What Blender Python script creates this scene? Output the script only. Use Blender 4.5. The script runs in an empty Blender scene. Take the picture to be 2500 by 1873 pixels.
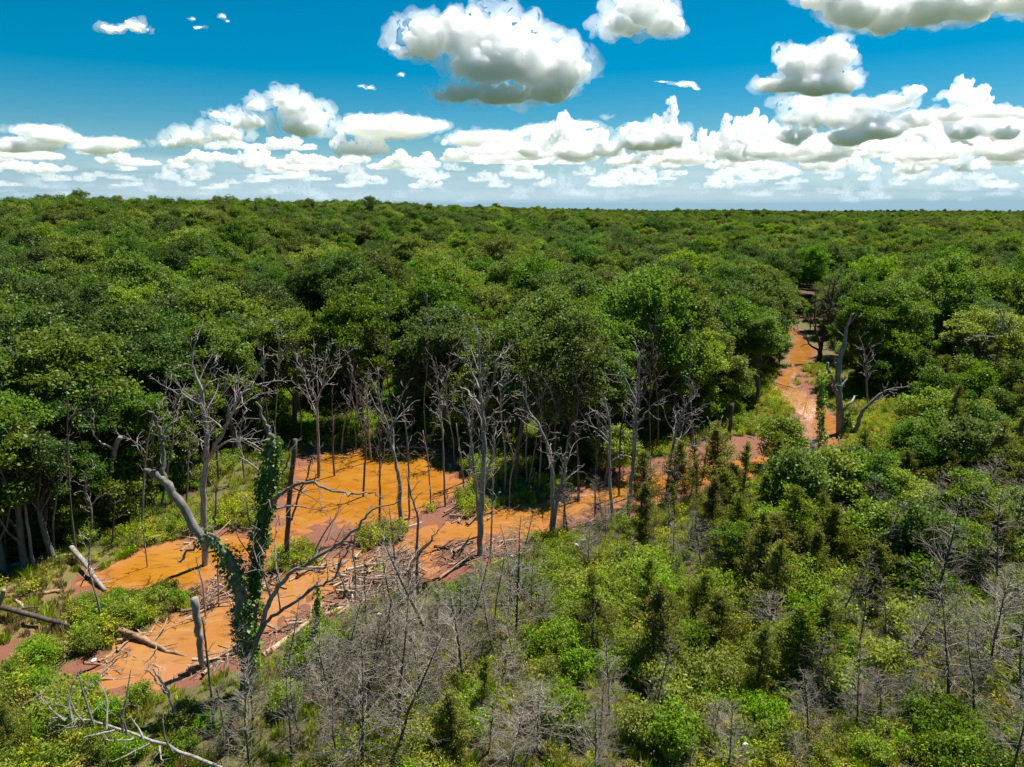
import bpy, math, random
import numpy as np
from mathutils import Vector

rng = np.random.default_rng(11)
random.seed(11)
R = math.radians

# ------------------------------------------------------------------ camera, sky, sun, exposure
scene = bpy.context.scene
COL = scene.collection
CAM_H = 20.0
PITCH = R(13.86)
FPX, CX, CY = 1720.0, 1250.0, 936.5          # the photograph's focal length and centre in its own pixels

cam_data = bpy.data.cameras.new("camera")
cam_data.sensor_fit = 'HORIZONTAL'
cam_data.sensor_width = 36.0
cam_data.lens = 36.0 * FPX / 2500.0
cam_data.clip_start = 0.5
cam_data.clip_end = 40000.0
cam = bpy.data.objects.new("camera", cam_data)
cam.location = (0, 0, CAM_H)
cam.rotation_euler = (math.pi / 2 - PITCH, 0, 0)
COL.objects.link(cam)
scene.camera = cam

SUN_AZ, SUN_EL = R(48), R(65)
SUN_DIR = Vector((math.sin(SUN_AZ) * math.cos(SUN_EL), math.cos(SUN_AZ) * math.cos(SUN_EL), math.sin(SUN_EL)))
sun_data = bpy.data.lights.new("sun", 'SUN')
sun_data.energy = 4.8
sun_data.angle = R(0.53)
sun_data.color = (1.0, 0.955, 0.88)
sun = bpy.data.objects.new("sun", sun_data)
sun.rotation_euler = SUN_DIR.to_track_quat('Z', 'Y').to_euler()
sun.location = (60, 60, 120)
COL.objects.link(sun)

vs = scene.view_settings
vs.view_transform = 'Standard'
vs.look = 'None'
vs.exposure = 1.04
vs.gamma = 1.0
vs.use_curve_mapping = False

scene.render.engine = 'CYCLES'
cy = scene.cycles
cy.max_bounces = 42
cy.diffuse_bounces = 5
cy.glossy_bounces = 2
cy.transmission_bounces = 4
cy.transparent_max_bounces = 16
cy.volume_bounces = 40
cy.caustics_reflective = False
cy.caustics_refractive = False
cy.use_denoising = True
cy.denoiser = 'OPENIMAGEDENOISE'
cy.denoising_input_passes = 'RGB_ALBEDO_NORMAL'
cy.denoising_prefilter = 'ACCURATE'
cy.use_adaptive_sampling = False
cy.sample_clamp_indirect = 4.0


def ray(px, py):
    u, v = (px - CX) / FPX, (CY - py) / FPX
    return np.array([u, math.cos(PITCH) + v * math.sin(PITCH), -math.sin(PITCH) + v * math.cos(PITCH)])


def at(px, py, z=0.0):
    """Where the sight line through a point of the photograph meets the level z."""
    d = ray(px, py)
    t = (z - CAM_H) / d[2]
    return np.array([d[0] * t, d[1] * t, z])


def on(px, py, Y):
    """Where that sight line meets the upright plane at distance Y."""
    d = ray(px, py)
    t = Y / d[1]
    return np.array([d[0] * t, Y, CAM_H + d[2] * t])


def project(P):
    P = np.asarray(P, float).reshape(-1, 3)
    x, y, z = P[:, 0], P[:, 1], P[:, 2] - CAM_H
    depth = y * math.cos(PITCH) - z * math.sin(PITCH)
    up = y * math.sin(PITCH) + z * math.cos(PITCH)
    dd = np.where(depth < 0.5, 0.5, depth)
    return np.stack([CX + FPX * x / dd, CY - FPX * up / dd, depth], 1)



class NT:
    """Short hand for building node trees."""

    def __init__(self, tree):
        self.t = tree

    def new(self, typ, **kw):
        n = self.t.nodes.new(typ)
        for k, v in kw.items():
            setattr(n, k, v)
        return n

    def put(self, sock, v):
        if isinstance(v, bpy.types.NodeSocket):
            self.t.links.new(v, sock)
        elif v is not None:
            if sock.type == 'RGBA' and len(v) == 3:
                v = (*v, 1.0)
            sock.default_value = v

    def m(self, op, a, b=None, c=None, clamp=False):
        n = self.new('ShaderNodeMath', operation=op, use_clamp=clamp)
        for i, v in enumerate((a, b, c)):
            if v is not None:
                self.put(n.inputs[i], v)
        return n.outputs[0]

    def v(self, op, a, b=None, c=None, out=0):
        n = self.new('ShaderNodeVectorMath', operation=op)
        for i, x in enumerate((a, b, c)):
            if x is not None:
                self.put(n.inputs[i], x)
        return n.outputs['Value' if op in ('DOT_PRODUCT', 'LENGTH') else 'Vector']

    def xyz(self, x=0.0, y=0.0, z=0.0):
        n = self.new('ShaderNodeCombineXYZ')
        for i, q in enumerate((x, y, z)):
            self.put(n.inputs[i], q)
        return n.outputs[0]

    def sep(self, v):
        n = self.new('ShaderNodeSeparateXYZ')
        self.put(n.inputs[0], v)
        return n.outputs[0], n.outputs[1], n.outputs[2]

    def noise(self, vec, scale=1.0, detail=2.0, rough=0.5, dist=0.0, out='Fac', dims='3D'):
        n = self.new('ShaderNodeTexNoise', noise_dimensions=dims)
        if vec is not None:
            self.put(n.inputs['Vector'], vec)
        self.put(n.inputs['Scale'], scale)
        self.put(n.inputs['Detail'], detail)
        self.put(n.inputs['Roughness'], rough)
        self.put(n.inputs['Distortion'], dist)
        return n.outputs[out]

    def voro(self, vec, scale=1.0, detail=0.0, rough=0.5, smooth=None, dims='2D'):
        n = self.new('ShaderNodeTexVoronoi', voronoi_dimensions=dims)
        n.feature = 'SMOOTH_F1' if smooth is not None else 'F1'
        self.put(n.inputs['Vector'], vec)
        self.put(n.inputs['Scale'], scale)
        self.put(n.inputs['Detail'], detail)
        self.put(n.inputs['Roughness'], rough)
        if smooth is not None:
            self.put(n.inputs['Smoothness'], smooth)
        return n.outputs['Distance']

    def mix(self, f, a, b, blend='MIX'):
        n = self.new('ShaderNodeMix', data_type='RGBA', blend_type=blend)
        n.clamp_factor = True
        self.put(n.inputs[0], f)
        self.put(n.inputs[6], a)
        self.put(n.inputs[7], b)
        return n.outputs[2]

    def step(self, x, lo, hi, a=0.0, b=1.0):
        n = self.new('ShaderNodeMapRange', interpolation_type='SMOOTHSTEP')
        for i, q in enumerate((x, lo, hi, a, b)):
            self.put(n.inputs[i], q)
        return n.outputs[0]

    def lin(self, x, lo, hi, a=0.0, b=1.0):
        n = self.new('ShaderNodeMapRange')
        for i, q in enumerate((x, lo, hi, a, b)):
            self.put(n.inputs[i], q)
        return n.outputs[0]


# ------------------------------------------------------------------ the world: clear blue sky
def build_world():
    w = bpy.data.worlds.new("World")
    scene.world = w
    w.use_nodes = True
    w.cycles.sampling_method = 'MANUAL'
    w.cycles.sample_map_resolution = 512
    t = w.node_tree
    t.nodes.clear()
    N = NT(t)
    sky = N.new('ShaderNodeTexSky')
    sky.sky_type = 'NISHITA'
    sky.sun_disc = False
    sky.sun_elevation = SUN_EL
    sky.sun_rotation = SUN_AZ
    sky.altitude = 300
    sky.air_density = 1.0
    sky.dust_density = 0.4
    sky.ozone_density = 4.0
    z = N.sep(N.new('ShaderNodeTexCoord').outputs['Generated'])[2]
    hs = N.new('ShaderNodeHueSaturation')
    hs.inputs['Hue'].default_value = 0.482
    hs.inputs['Saturation'].default_value = 1.7
    hs.inputs['Value'].default_value = 0.67
    N.put(hs.inputs['Color'], sky.outputs[0])
    # moist air towards the horizon, the same all round
    out = N.mix(N.step(z, 0.0, 0.11, 0.8, 0.0), hs.outputs[0], (2.1, 4.1, 5.6))
    bg = N.new('ShaderNodeBackground')
    bg.inputs['Strength'].default_value = 0.065
    N.put(bg.inputs['Color'], out)
    o = N.new('ShaderNodeOutputWorld')
    t.links.new(bg.outputs[0], o.inputs[0])


build_world()


# ------------------------------------------------------------------ noise and mesh helpers
def _hash(ix, iy, iz, seed):
    h = (ix.astype(np.int64) * 374761393 + iy.astype(np.int64) * 668265263 + iz.astype(np.int64) * 2147483647 + seed * 974634777) & 0x7FFFFFFF
    h = ((h ^ (h >> 13)) * 1274126177) & 0x7FFFFFFF
    h = ((h ^ (h >> 16)) * 2246822519) & 0x7FFFFFFF
    return (h ^ (h >> 15)) & 0xFFFFFF


def vnoise(P, seed=0):
    """Value noise, 0 to 1, at the points P (n x 3)."""
    I = np.floor(P).astype(np.int64)
    f = P - I
    f = f * f * (3 - 2 * f)
    out = 0.0
    for dx in (0, 1):
        wx = f[:, 0] if dx else 1 - f[:, 0]
        for dy in (0, 1):
            wy = f[:, 1] if dy else 1 - f[:, 1]
            for dz in (0, 1):
                wz = f[:, 2] if dz else 1 - f[:, 2]
                out = out + wx * wy * wz * (_hash(I[:, 0] + dx, I[:, 1] + dy, I[:, 2] + dz, seed) / 16777215.0)
    return out


def fbm(P, octaves=4, seed=0, rough=0.5):
    a, s, tot = 1.0, 0.0, 0.0
    for k in range(octaves):
        s = s + a * vnoise(P, seed + k)
        tot += a
        a *= rough
        P = P * 2.03 + 17.3
    return s / tot


def worley(P, seed=0):
    """Distance to the nearest random cell point."""
    I = np.floor(P).astype(np.int64)
    best = np.full(len(P), 9.0)
    for dx in (-1, 0, 1):
        for dy in (-1, 0, 1):
            for dz in (-1, 0, 1):
                c = I + np.array([dx, dy, dz])
                q = np.stack([_hash(c[:, 0], c[:, 1], c[:, 2], seed + s) / 16777215.0 for s in (1, 2, 3)], 1)
                d = ((c + q - P) ** 2).sum(1)
                best = np.minimum(best, d)
    return np.sqrt(best)


def mesh_from(name, V, F, mat=None, smooth=False, attrs=None):
    """A mesh from vertices (n x 3) and faces: one (m x k) integer array, or a list of such arrays."""
    me = bpy.data.meshes.new(name)
    V = np.asarray(V, np.float32)
    Fs = F if isinstance(F, list) else [F]
    Fs = [np.asarray(f, np.int32) for f in Fs if len(f)]
    me.vertices.add(len(V))
    me.vertices.foreach_set("co", V.ravel())
    if Fs:
        idx = np.concatenate([f.ravel() for f in Fs])
        size = np.concatenate([np.full(len(f), f.shape[1], np.int32) for f in Fs])
        start = np.concatenate([[0], np.cumsum(size)[:-1]]).astype(np.int32)
        me.loops.add(len(idx))
        me.loops.foreach_set("vertex_index", idx)
        me.polygons.add(len(size))
        me.polygons.foreach_set("loop_start", start)
        me.polygons.foreach_set("loop_total", size)
        if smooth:
            me.polygons.foreach_set("use_smooth", np.ones(len(size), bool))
    for k, a in (attrs or {}).items():
        at_ = me.attributes.new(k, 'FLOAT', 'POINT')
        at_.data.foreach_set("value", np.asarray(a, np.float32))
    if mat is not None:
        me.materials.append(mat)
    me.update(calc_edges=True)
    return me


def link(name, me, parent=None, loc=None):
    o = bpy.data.objects.new(name, me)
    COL.objects.link(o)
    if loc is not None:
        o.location = loc
    if parent is not None:
        o.parent = parent
    return o


def tag(o, label=None, cat=None, group=None, kind=None):
    for k, v in (('label', label), ('category', cat), ('group', group), ('kind', kind)):
        if v:
            o[k] = v
    return o


def material(name):
    m = bpy.data.materials.new(name)
    m.use_nodes = True
    m.node_tree.nodes.clear()
    N = NT(m.node_tree)
    out = N.new('ShaderNodeOutputMaterial')
    return m, N, out


# ------------------------------------------------------------------ clouds
def cloud_material(name, dens, tint=(0.955, 0.954, 1.0)):
    m, N, out = material(name)
    s = N.new('ShaderNodeVolumeScatter')
    s.inputs['Color'].default_value = (*tint, 1)
    s.inputs['Density'].default_value = dens
    s.inputs['Anisotropy'].default_value = 0.3
    N.t.links.new(s.outputs[0], out.inputs['Volume'])
    return m


def icosphere(sub):
    t = (1 + 5 ** 0.5) / 2
    V = [(-1, t, 0), (1, t, 0), (-1, -t, 0), (1, -t, 0), (0, -1, t), (0, 1, t), (0, -1, -t), (0, 1, -t), (t, 0, -1), (t, 0, 1), (-t, 0, -1), (-t, 0, 1)]
    F = [(0, 11, 5), (0, 5, 1), (0, 1, 7), (0, 7, 10), (0, 10, 11), (1, 5, 9), (5, 11, 4), (11, 10, 2), (10, 7, 6), (7, 1, 8),
         (3, 9, 4), (3, 4, 2), (3, 2, 6), (3, 6, 8), (3, 8, 9), (4, 9, 5), (2, 4, 11), (6, 2, 10), (8, 6, 7), (9, 8, 1)]
    V = [np.array(v, float) / np.linalg.norm(v) for v in V]
    for _ in range(sub):
        mid, G = {}, []

        def half(a, b):
            k = (min(a, b), max(a, b))
            if k not in mid:
                q = V[a] + V[b]
                V.append(q / np.linalg.norm(q))
                mid[k] = len(V) - 1
            return mid[k]
        for a, b, c in F:
            x, y, z = half(a, b), half(b, c), half(c, a)
            G += [(a, x, z), (b, y, x), (c, z, y), (x, y, z)]
        F = G
    return np.array(V), np.array(F)


ICO2 = icosphere(2)


def cloud_mesh(name, blobs, voxel, mat, seed, puff=1.0, bill=None, rough=1.0, core=0.8):
    """A cumulus skin: puffs of many sizes heaped in each blob (centre, radii), fused by a voxel remesh, then pushed out in billows."""
    r = np.random.default_rng(seed)
    VS, FS, n0 = [], [], 0

    def ball(c, rad):
        nonlocal n0
        VS.append(ICO2[0] * rad + c)
        FS.append(ICO2[1] + n0)
        n0 += len(ICO2[0])
    for c, rad in blobs:
        c, rad = np.asarray(c, float), np.asarray(rad, float)
        if core:
            ball(c, rad * core)
        m = rad.min()
        k = int((22 if core else 14) * puff * min(3.0, (rad[0] / m) ** 0.8))
        for _ in range(k):
            d = r.normal(size=3)
            d /= np.linalg.norm(d)
            if d[2] < -0.2:
                d[2] *= -0.8
            s = m * (0.12 + 0.34 * r.uniform() ** 1.7)
            ball(c + d * rad * (r.uniform(0.62, 1.02) if core else r.uniform(0.1, 1.0)), np.array([1.2, 1.2, 1.0]) * s)
    me = mesh_from(name, np.concatenate(VS), np.concatenate(FS))
    o = bpy.data.objects.new(name, me)
    COL.objects.link(o)
    md = o.modifiers.new("fuse", 'REMESH')
    md.mode = 'VOXEL'
    md.voxel_size = voxel
    dg = bpy.context.evaluated_depsgraph_get()
    new = bpy.data.meshes.new_from_object(o.evaluated_get(dg))
    o.modifiers.clear()
    bpy.data.objects.remove(o)
    bpy.data.meshes.remove(me)
    n = len(new.vertices)
    V = np.empty(n * 3, np.float32)
    new.vertices.foreach_get("co", V)
    V = V.reshape(-1, 3).astype(float)
    Nn = np.empty(n * 3, np.float32)
    new.vertices.foreach_get("normal", Nn)
    Nn = Nn.reshape(-1, 3)
    size = np.median([np.min(b[1]) for b in blobs]) if bill is None else bill
    wob = (np.stack([fbm(V * (0.9 / size) + 11.0 * (q + 1), 4, seed + 31 * q, 0.6) for q in range(3)], 1) - 0.5) * size * 0.9 * rough
    V = V + wob * np.array([1, 1, 0.7])
    disp = np.zeros(n)
    for k, (fr, am) in enumerate(((1.3 / size, 0.42), (3.0 / size, 0.30), (6.5 / size, 0.15), (14.0 / size, 0.08))):
        if 1.0 / fr < voxel * 1.5:
            break
        w = worley(V * fr + seed * 3.1, seed + 5 * k)
        disp += am * rough * size * (0.55 - w * w)
    V = V + Nn * disp[:, None] * np.where(Nn[:, 2:3] < -0.3, 0.5, 1.0)
    new.vertices.foreach_set("co", V.astype(np.float32).ravel())
    new.materials.clear()
    new.materials.append(mat)
    new.polygons.foreach_set("use_smooth", np.ones(len(new.polygons), bool))
    new.name = name
    new.update()
    return new


# ------------------------------------------------------------------ the lie of the land
# outlines read on the photograph (its own pixels), set out on the ground
WLEV = -0.28
POND = [(785, 1104), (841, 1102), (942, 1096), (995, 1090), (1055, 1106), (1085, 1141), (1101, 1188), (1090, 1212), (1058, 1224), (1012, 1250), (955, 1271),
        (906, 1276), (853, 1274), (800, 1268), (752, 1284), (716, 1300), (672, 1345), (640, 1352), (578, 1358), (524, 1388), (488, 1424), (448, 1435), (366, 1438), (285, 1444), (238, 1440), (236, 1422),
        (260, 1398), (301, 1370), (366, 1342), (419, 1336), (480, 1334), (548, 1316), (610, 1322), (664, 1300), (706, 1280), (716, 1238), (732, 1197), (745, 1157), (770, 1126)]
CREEK = [(269, 1630), (277, 1601), (309, 1569), (366, 1544), (427, 1516), (468, 1504), (509, 1483), (566, 1463), (635, 1443), (692, 1418), (753, 1394), (814, 1380), (880, 1364), (900, 1368),
         (890, 1396), (845, 1410), (820, 1440), (773, 1455), (722, 1474), (675, 1500), (640, 1530), (586, 1589), (509, 1614), (448, 1634), (407, 1654), (354, 1667), (285, 1657)]
CREEK2 = [(1000, 1392), (1005, 1340), (1028, 1307), (1085, 1283), (1138, 1281), (1178, 1265), (1215, 1246), (1268, 1238), (1337, 1234), (1386, 1226), (1435, 1206), (1480, 1186), (1573, 1167), (1640, 1157),
          (1700, 1148), (1745, 1142), (1800, 1140), (1860, 1130), (1890, 1112), (1925, 1098), (1962, 1075), (1985, 1040), (1960, 1018), (1938, 992), (1901, 959), (1899, 932), (1917, 908), (1940, 892), (1928, 874), (1938, 850), (1948, 829), (1926, 801), (1914, 786),
          (1930, 790), (1944, 806), (1962, 830), (1984, 845), (1984, 870), (1964, 884), (1942, 912), (1930, 935), (1958, 955), (1992, 986), (2034, 1014), (2040, 1050), (2012, 1085), (1970, 1120), (1925, 1130), (1880, 1146), (1800, 1168), (1740, 1176), (1654, 1193), (1597, 1212),
          (1532, 1223), (1451, 1232), (1386, 1257), (1341, 1280), (1288, 1296), (1207, 1298), (1150, 1317), (1085, 1322), (1052, 1346), (1030, 1400)]
MUD = [[(560, 1320), (720, 1284), (850, 1268), (1000, 1258), (1110, 1205), (1150, 1240), (1130, 1290), (1020, 1330), (900, 1380), (700, 1440), (560, 1480), (470, 1515), (440, 1490), (500, 1430)],
       [(580, 1600), (640, 1530), (760, 1460), (900, 1400), (1010, 1370), (1200, 1300), (1320, 1296), (1300, 1345), (1180, 1390), (1080, 1420), (930, 1450), (820, 1500), (700, 1560), (620, 1610)],
       [(220, 1640), (250, 1580), (330, 1545), (300, 1640), (300, 1680), (240, 1670)],
       [(1330, 1225), (1480, 1150), (1600, 1120), (1740, 1080), (1830, 1060), (1900, 1085), (1860, 1135), (1660, 1160), (1480, 1190)],
       [(1380, 1262), (1560, 1222), (1700, 1190), (1720, 1200), (1560, 1260), (1420, 1290)],
       [(1990, 990), (2060, 1010), (2050, 1060), (2000, 1090)], [(1930, 930), (1965, 905), (1990, 960), (1990, 975)],
       [(-40, 1600), (40, 1590), (60, 1640), (10, 1680), (-60, 1690)]]
DRYGRASS = [[(-400, 1420), (150, 1370), (250, 1400), (230, 1460), (160, 1500), (170, 1560), (80, 1620), (-300, 1640)]]
GREEN = [[(660, 1345), (700, 1322), (780, 1326), (770, 1370), (690, 1400), (640, 1402)], [(230, 1360), (420, 1290), (520, 1200), (640, 1120), (700, 1110), (690, 1180), (560, 1270), (420, 1310), (300, 1350), (240, 1400)],
         [(160, 1470), (280, 1445), (470, 1440), (470, 1490), (330, 1560), (250, 1600), (190, 1560)], [(870, 1300), (960, 1280), (980, 1305), (900, 1330)],
         [(1100, 1230), (1180, 1200), (1330, 1190), (1330, 1225), (1180, 1250), (1130, 1265)]]
# the front edge of the standing forest, from the left round the bend of the creek
WOODS = [(-2500, 1500), (-600, 1440), (0, 1392), (120, 1362), (250, 1312), (380, 1262), (480, 1205), (600, 1105), (700, 1080), (790, 1072), (950, 1050), (1080, 1072), (1130, 1160), (1260, 1172), (1400, 1152), (1500, 1120),
         (1600, 1078), (1720, 1042), (1830, 1008), (1872, 955), (1872, 905), (1895, 870), (1905, 820), (1890, 770), (1905, 748), (1965, 748), (2010, 800), (2060, 880), (2100, 975), (2350, 990), (2700, 1010), (6000, 1080), (6000, -200), (-2500, -200)]


def outline(px, z=0.0):
    return np.array([at(min(max(x, -2500), 6000), max(y, 530), z)[:2] for x, y in px])


def inside(P, poly):
    x, y = P[:, 0], P[:, 1]
    r = np.zeros(len(P), bool)
    for (x1, y1), (x2, y2) in zip(poly, np.roll(poly, -1, 0)):
        if y1 != y2:
            r ^= ((y1 > y) != (y2 > y)) & (x < (x2 - x1) * (y - y1) / (y2 - y1) + x1)
    return r


def sdist(P, poly):
    """Distance to an outline, negative within it."""
    best = np.full(len(P), 1e9)
    for a, b in zip(poly, np.roll(poly, -1, 0)):
        ab = b - a
        t = np.clip(((P - a) @ ab) / max(ab @ ab, 1e-9), 0, 1)
        q = P - a - t[:, None] * ab
        best = np.minimum(best, (q * q).sum(1))
    d = np.sqrt(best)
    return np.where(inside(P, poly), -d, d)


W_OUT = [outline(POND, WLEV), outline(CREEK, WLEV), outline(CREEK2, WLEV)]
MUD_OUT = [outline(m, -0.1) for m in MUD]
GREEN_OUT = [outline(m) for m in GREEN]
DRY_OUT = [outline(m) for m in DRYGRASS]


def in_px(P, poly):
    """Which ground points stand inside an outline read on the photograph."""
    q = project(np.column_stack([P[:, :2], np.zeros(len(P))]))
    return inside(q[:, :2], np.array(poly, float)) & (q[:, 2] > 1)


def sstep(a, b, x):
    t = np.clip((x - a) / (b - a), 0, 1)
    return t * t * (3 - 2 * t)


def hill(x, y):
    a = x / np.maximum(y, 1.0)
    amp = np.interp(a, [-1.2, -0.75, -0.55, -0.4, -0.2, 0.0, 0.3, 0.7, 1.2], [8, 9.5, 10.0, 10.5, 8.5, 4.0, 0.3, -2.0, -2.0])
    far = np.interp(a, [-1.2, -0.75, -0.55, -0.4, -0.2, 0.0, 0.3, 0.7, 1.2], [240, 250, 250, 260, 320, 470, 700, 900, 900])
    d = np.hypot(x, y)
    roll = (fbm(np.column_stack([x * 0.009, y * 0.006, 0 * x]), 3, 55) - 0.5) * (9.0 + 7.0 * sstep(350, 800, d)) * sstep(160, 420, d)
    return np.where(y > 1, amp * sstep(0.22, 1.0, d / far) + roll, 0.0)


def water_sd(P):
    near = (P[:, 1] > 14) & (P[:, 1] < 120) & (np.abs(P[:, 0]) < 90)
    s = np.full((3, len(P)), 99.0)
    Q = P[near]
    for k in range(3):
        s[k, near] = sdist(Q, W_OUT[k])
    return s


def land(P):
    """Height of the ground, distance to water and mud cover at points P (n x 2)."""
    P3 = np.column_stack([P, np.zeros(len(P))])
    S = water_sd(P).min(0)
    near = S < 30
    n1 = np.zeros(len(P))
    n2 = np.zeros(len(P))
    n1[near] = fbm(P3[near] * 0.55, 4, 3) - 0.5
    n2[near] = fbm(P3[near] * 2.3, 3, 9) - 0.5
    dist_ = sstep(56, 64, P[:, 1])      # the far channel keeps within narrower banks
    s = S + (n1 * 2.2 + n2 * 0.5) * (1 - 0.65 * dist_) + 0.35 * dist_
    z = np.where(s < 0, WLEV - 0.02 + 0.35 * np.maximum(s, -1.6), WLEV - 0.02 + (0.28 + 0.02) * sstep(0.0, 3.4, s))
    z = z + np.where(near, n2 * 0.16 * sstep(-0.4, 0.5, s), 0)
    z = z + (fbm(P3 * 0.11, 2, 21) - 0.5) * 0.5 * sstep(4, 14, S) + hill(P[:, 0], P[:, 1])
    m = sstep(2.3, 0.8, S + n1 * 3.0 + 0.95 * dist_)
    q = np.full(len(P), 99.0)
    for o in MUD_OUT:
        q[near] = np.minimum(q[near], sdist(P[near], o))
    m = np.maximum(m, sstep(1.0, -0.6, q + n1 * 3.2))
    q = np.full(len(P), 99.0)
    for o in GREEN_OUT:
        q[near] = np.minimum(q[near], sdist(P[near], o))
    m = m * sstep(-0.9, 0.5, q + n1 * 2.4)
    return z, S, m


def axis(lo, hi, step, out_lo, out_hi, grow):
    a = list(np.arange(lo, hi + 1e-6, step))
    s = step
    while a[-1] < out_hi:
        s *= grow
        a.append(a[-1] + s)
    s = step
    while a[0] > out_lo:
        s *= grow
        a.insert(0, a[0] - s)
    return np.array(a)


gx = axis(-36, 46, 0.26, -7000, 7000, 1.14)
gy = axis(20, 74, 0.26, -900, 9000, 1.13)
GX, GY = np.meshgrid(gx, gy)
GP = np.stack([GX.ravel(), GY.ravel()], 1)
gz, gS, gm = land(GP)
nx, ny = len(gx), len(gy)
g_sd = gS


def spot(x, y):
    """Ground height, distance to water and mud cover at one place, read off the ground sheet."""
    i = min(max(np.searchsorted(gx, x) - 1, 0), nx - 2)
    j = min(max(np.searchsorted(gy, y) - 1, 0), ny - 2)
    u = (x - gx[i]) / (gx[i + 1] - gx[i])
    v = (y - gy[j]) / (gy[j + 1] - gy[j])
    k = j * nx + i
    return tuple(float((a[k] * (1 - u) + a[k + 1] * u) * (1 - v) + (a[k + nx] * (1 - u) + a[k + nx + 1] * u) * v) for a in (gz, gS, gm))


def zland(x, y):
    return spot(x, y)[0]


ii = (np.arange(ny - 1)[:, None] * nx + np.arange(nx - 1)[None, :]).ravel()
gF = np.stack([ii, ii + 1, ii + nx + 1, ii + nx], 1)
wood = in_px(GP, WOODS) | (GP[:, 1] > 130)
dry = np.zeros(len(GP))
nr = gS < 40
for o in DRY_OUT:
    dry[nr] = np.maximum(dry[nr], sstep(1.5, -1.5, sdist(GP[nr], o)))


def ground_material():
    m, N, out = material("ground_soil")
    pos = N.new('ShaderNodeNewGeometry').outputs['Position']

    def attr(n):
        return N.new('ShaderNodeAttribute', attribute_name=n).outputs['Fac']
    big = N.noise(pos, 0.35, 4, 0.6)
    mid = N.noise(pos, 1.7, 6, 0.65)
    fine = N.noise(pos, 9.0, 5, 0.7)
    clod = N.voro(pos, 3.2, 2, 0.6, dims='3D')
    red = N.mix(N.lin(mid, 0.3, 0.7), (0.135, 0.046, 0.026), (0.215, 0.084, 0.050))
    red = N.mix(N.lin(fine, 0.35, 0.75, 0.0, 0.7), red, (0.12, 0.044, 0.024))
    red = N.mix(N.lin(clod, 0.25, 0.7, 0.0, 0.45), red, (0.25, 0.112, 0.070))
    wet = N.step(attr("shore"), 1.0, 0.05)
    red = N.mix(N.m('MULTIPLY', wet, 0.55), red, (0.19, 0.062, 0.022))
    grass = N.mix(N.lin(mid, 0.3, 0.7), (0.060, 0.075, 0.018), (0.125, 0.115, 0.040))
    grass = N.mix(N.lin(fine, 0.4, 0.8, 0, 0.7), grass, (0.16, 0.10, 0.05))
    dryc = N.mix(N.lin(mid, 0.35, 0.65), (0.20, 0.125, 0.055), (0.13, 0.13, 0.035))
    dryc = N.mix(N.lin(big, 0.5, 0.65, 0, 0.6), dryc, (0.30, 0.13, 0.07))
    leaf = N.mix(N.lin(fine, 0.3, 0.75), (0.045, 0.028, 0.015), (0.14, 0.085, 0.045))
    col = N.mix(attr("dry"), grass, dryc)
    col = N.mix(attr("wood"), col, leaf)
    col = N.mix(N.step(N.v('LENGTH', pos), 700.0, 1100.0), col, (0.045, 0.075, 0.018))      # far off the ground is closed forest
    mudf = N.step(N.m('ADD', attr("mud"), N.m('MULTIPLY', N.m('SUBTRACT', mid, 0.5), 0.9)), 0.35, 0.6)
    col = N.mix(mudf, col, red)
    b = N.new('ShaderNodeBsdfPrincipled')
    N.put(b.inputs['Base Color'], col)
    N.put(b.inputs['Roughness'], N.m('MULTIPLY_ADD', N.m('MULTIPLY', wet, mudf), -0.45, 0.92))
    b.inputs['Specular IOR Level'].default_value = 0.25
    bp = N.new('ShaderNodeBump')
    bp.inputs['Strength'].default_value = 0.9
    bp.inputs['Distance'].default_value = 0.12
    N.put(bp.inputs['Height'], N.m('ADD', fine, N.m('MULTIPLY', mid, 1.2)))
    N.t.links.new(bp.outputs[0], b.inputs['Normal'])
    N.t.links.new(b.outputs[0], out.inputs['Surface'])
    return m


ground = link("ground", mesh_from("ground", np.column_stack([GP, gz]), gF, ground_material(), True, {"mud": gm, "shore": np.clip(gS, -3, 9), "wood": wood.astype(float), "dry": dry}))
tag(ground, "red clay and forest soil under the whole scene", None, None, 'structure')


def water_material(name, deep, pale, dark):
    m, N, out = material(name)
    pos = N.new('ShaderNodeNewGeometry').outputs['Position']
    big = N.noise(pos, 0.22, 4, 0.6, 0.6)
    fine = N.noise(pos, 1.6, 5, 0.6)
    col = N.mix(N.lin(big, 0.36, 0.66), deep, pale)
    col = N.mix(N.lin(fine, 0.42, 0.75, 0, 0.5), col, dark)
    col = N.mix(N.step(N.new('ShaderNodeAttribute', attribute_name="shore").outputs['Fac'], -0.9, 0.1, 0, 0.75), col, (0.33, 0.135, 0.048))
    streak = N.noise(N.v('MULTIPLY', pos, (0.5, 1.3, 1.0)), 0.9, 5, 0.65, 1.2)
    col = N.mix(N.step(streak, 0.53, 0.66, 0, 0.75), col, tuple(0.55 * c + 0.01 for c in dark))  # dark streaks: muddy tone plus dark reflections put into the water's colour
    col = N.mix(N.step(streak, 0.44, 0.32, 0, 0.6), col, (0.33, 0.19, 0.095))
    b = N.new('ShaderNodeBsdfPrincipled')
    N.put(b.inputs['Base Color'], col)
    b.inputs['Roughness'].default_value = 0.03
    b.inputs['IOR'].default_value = 1.6
    bp = N.new('ShaderNodeBump')
    bp.inputs['Strength'].default_value = 0.05
    bp.inputs['Distance'].default_value = 0.05
    N.put(bp.inputs['Height'], N.noise(pos, 2.6, 3, 0.5))
    N.t.links.new(bp.outputs[0], b.inputs['Normal'])
    N.t.links.new(b.outputs[0], out.inputs['Surface'])
    return m


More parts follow.
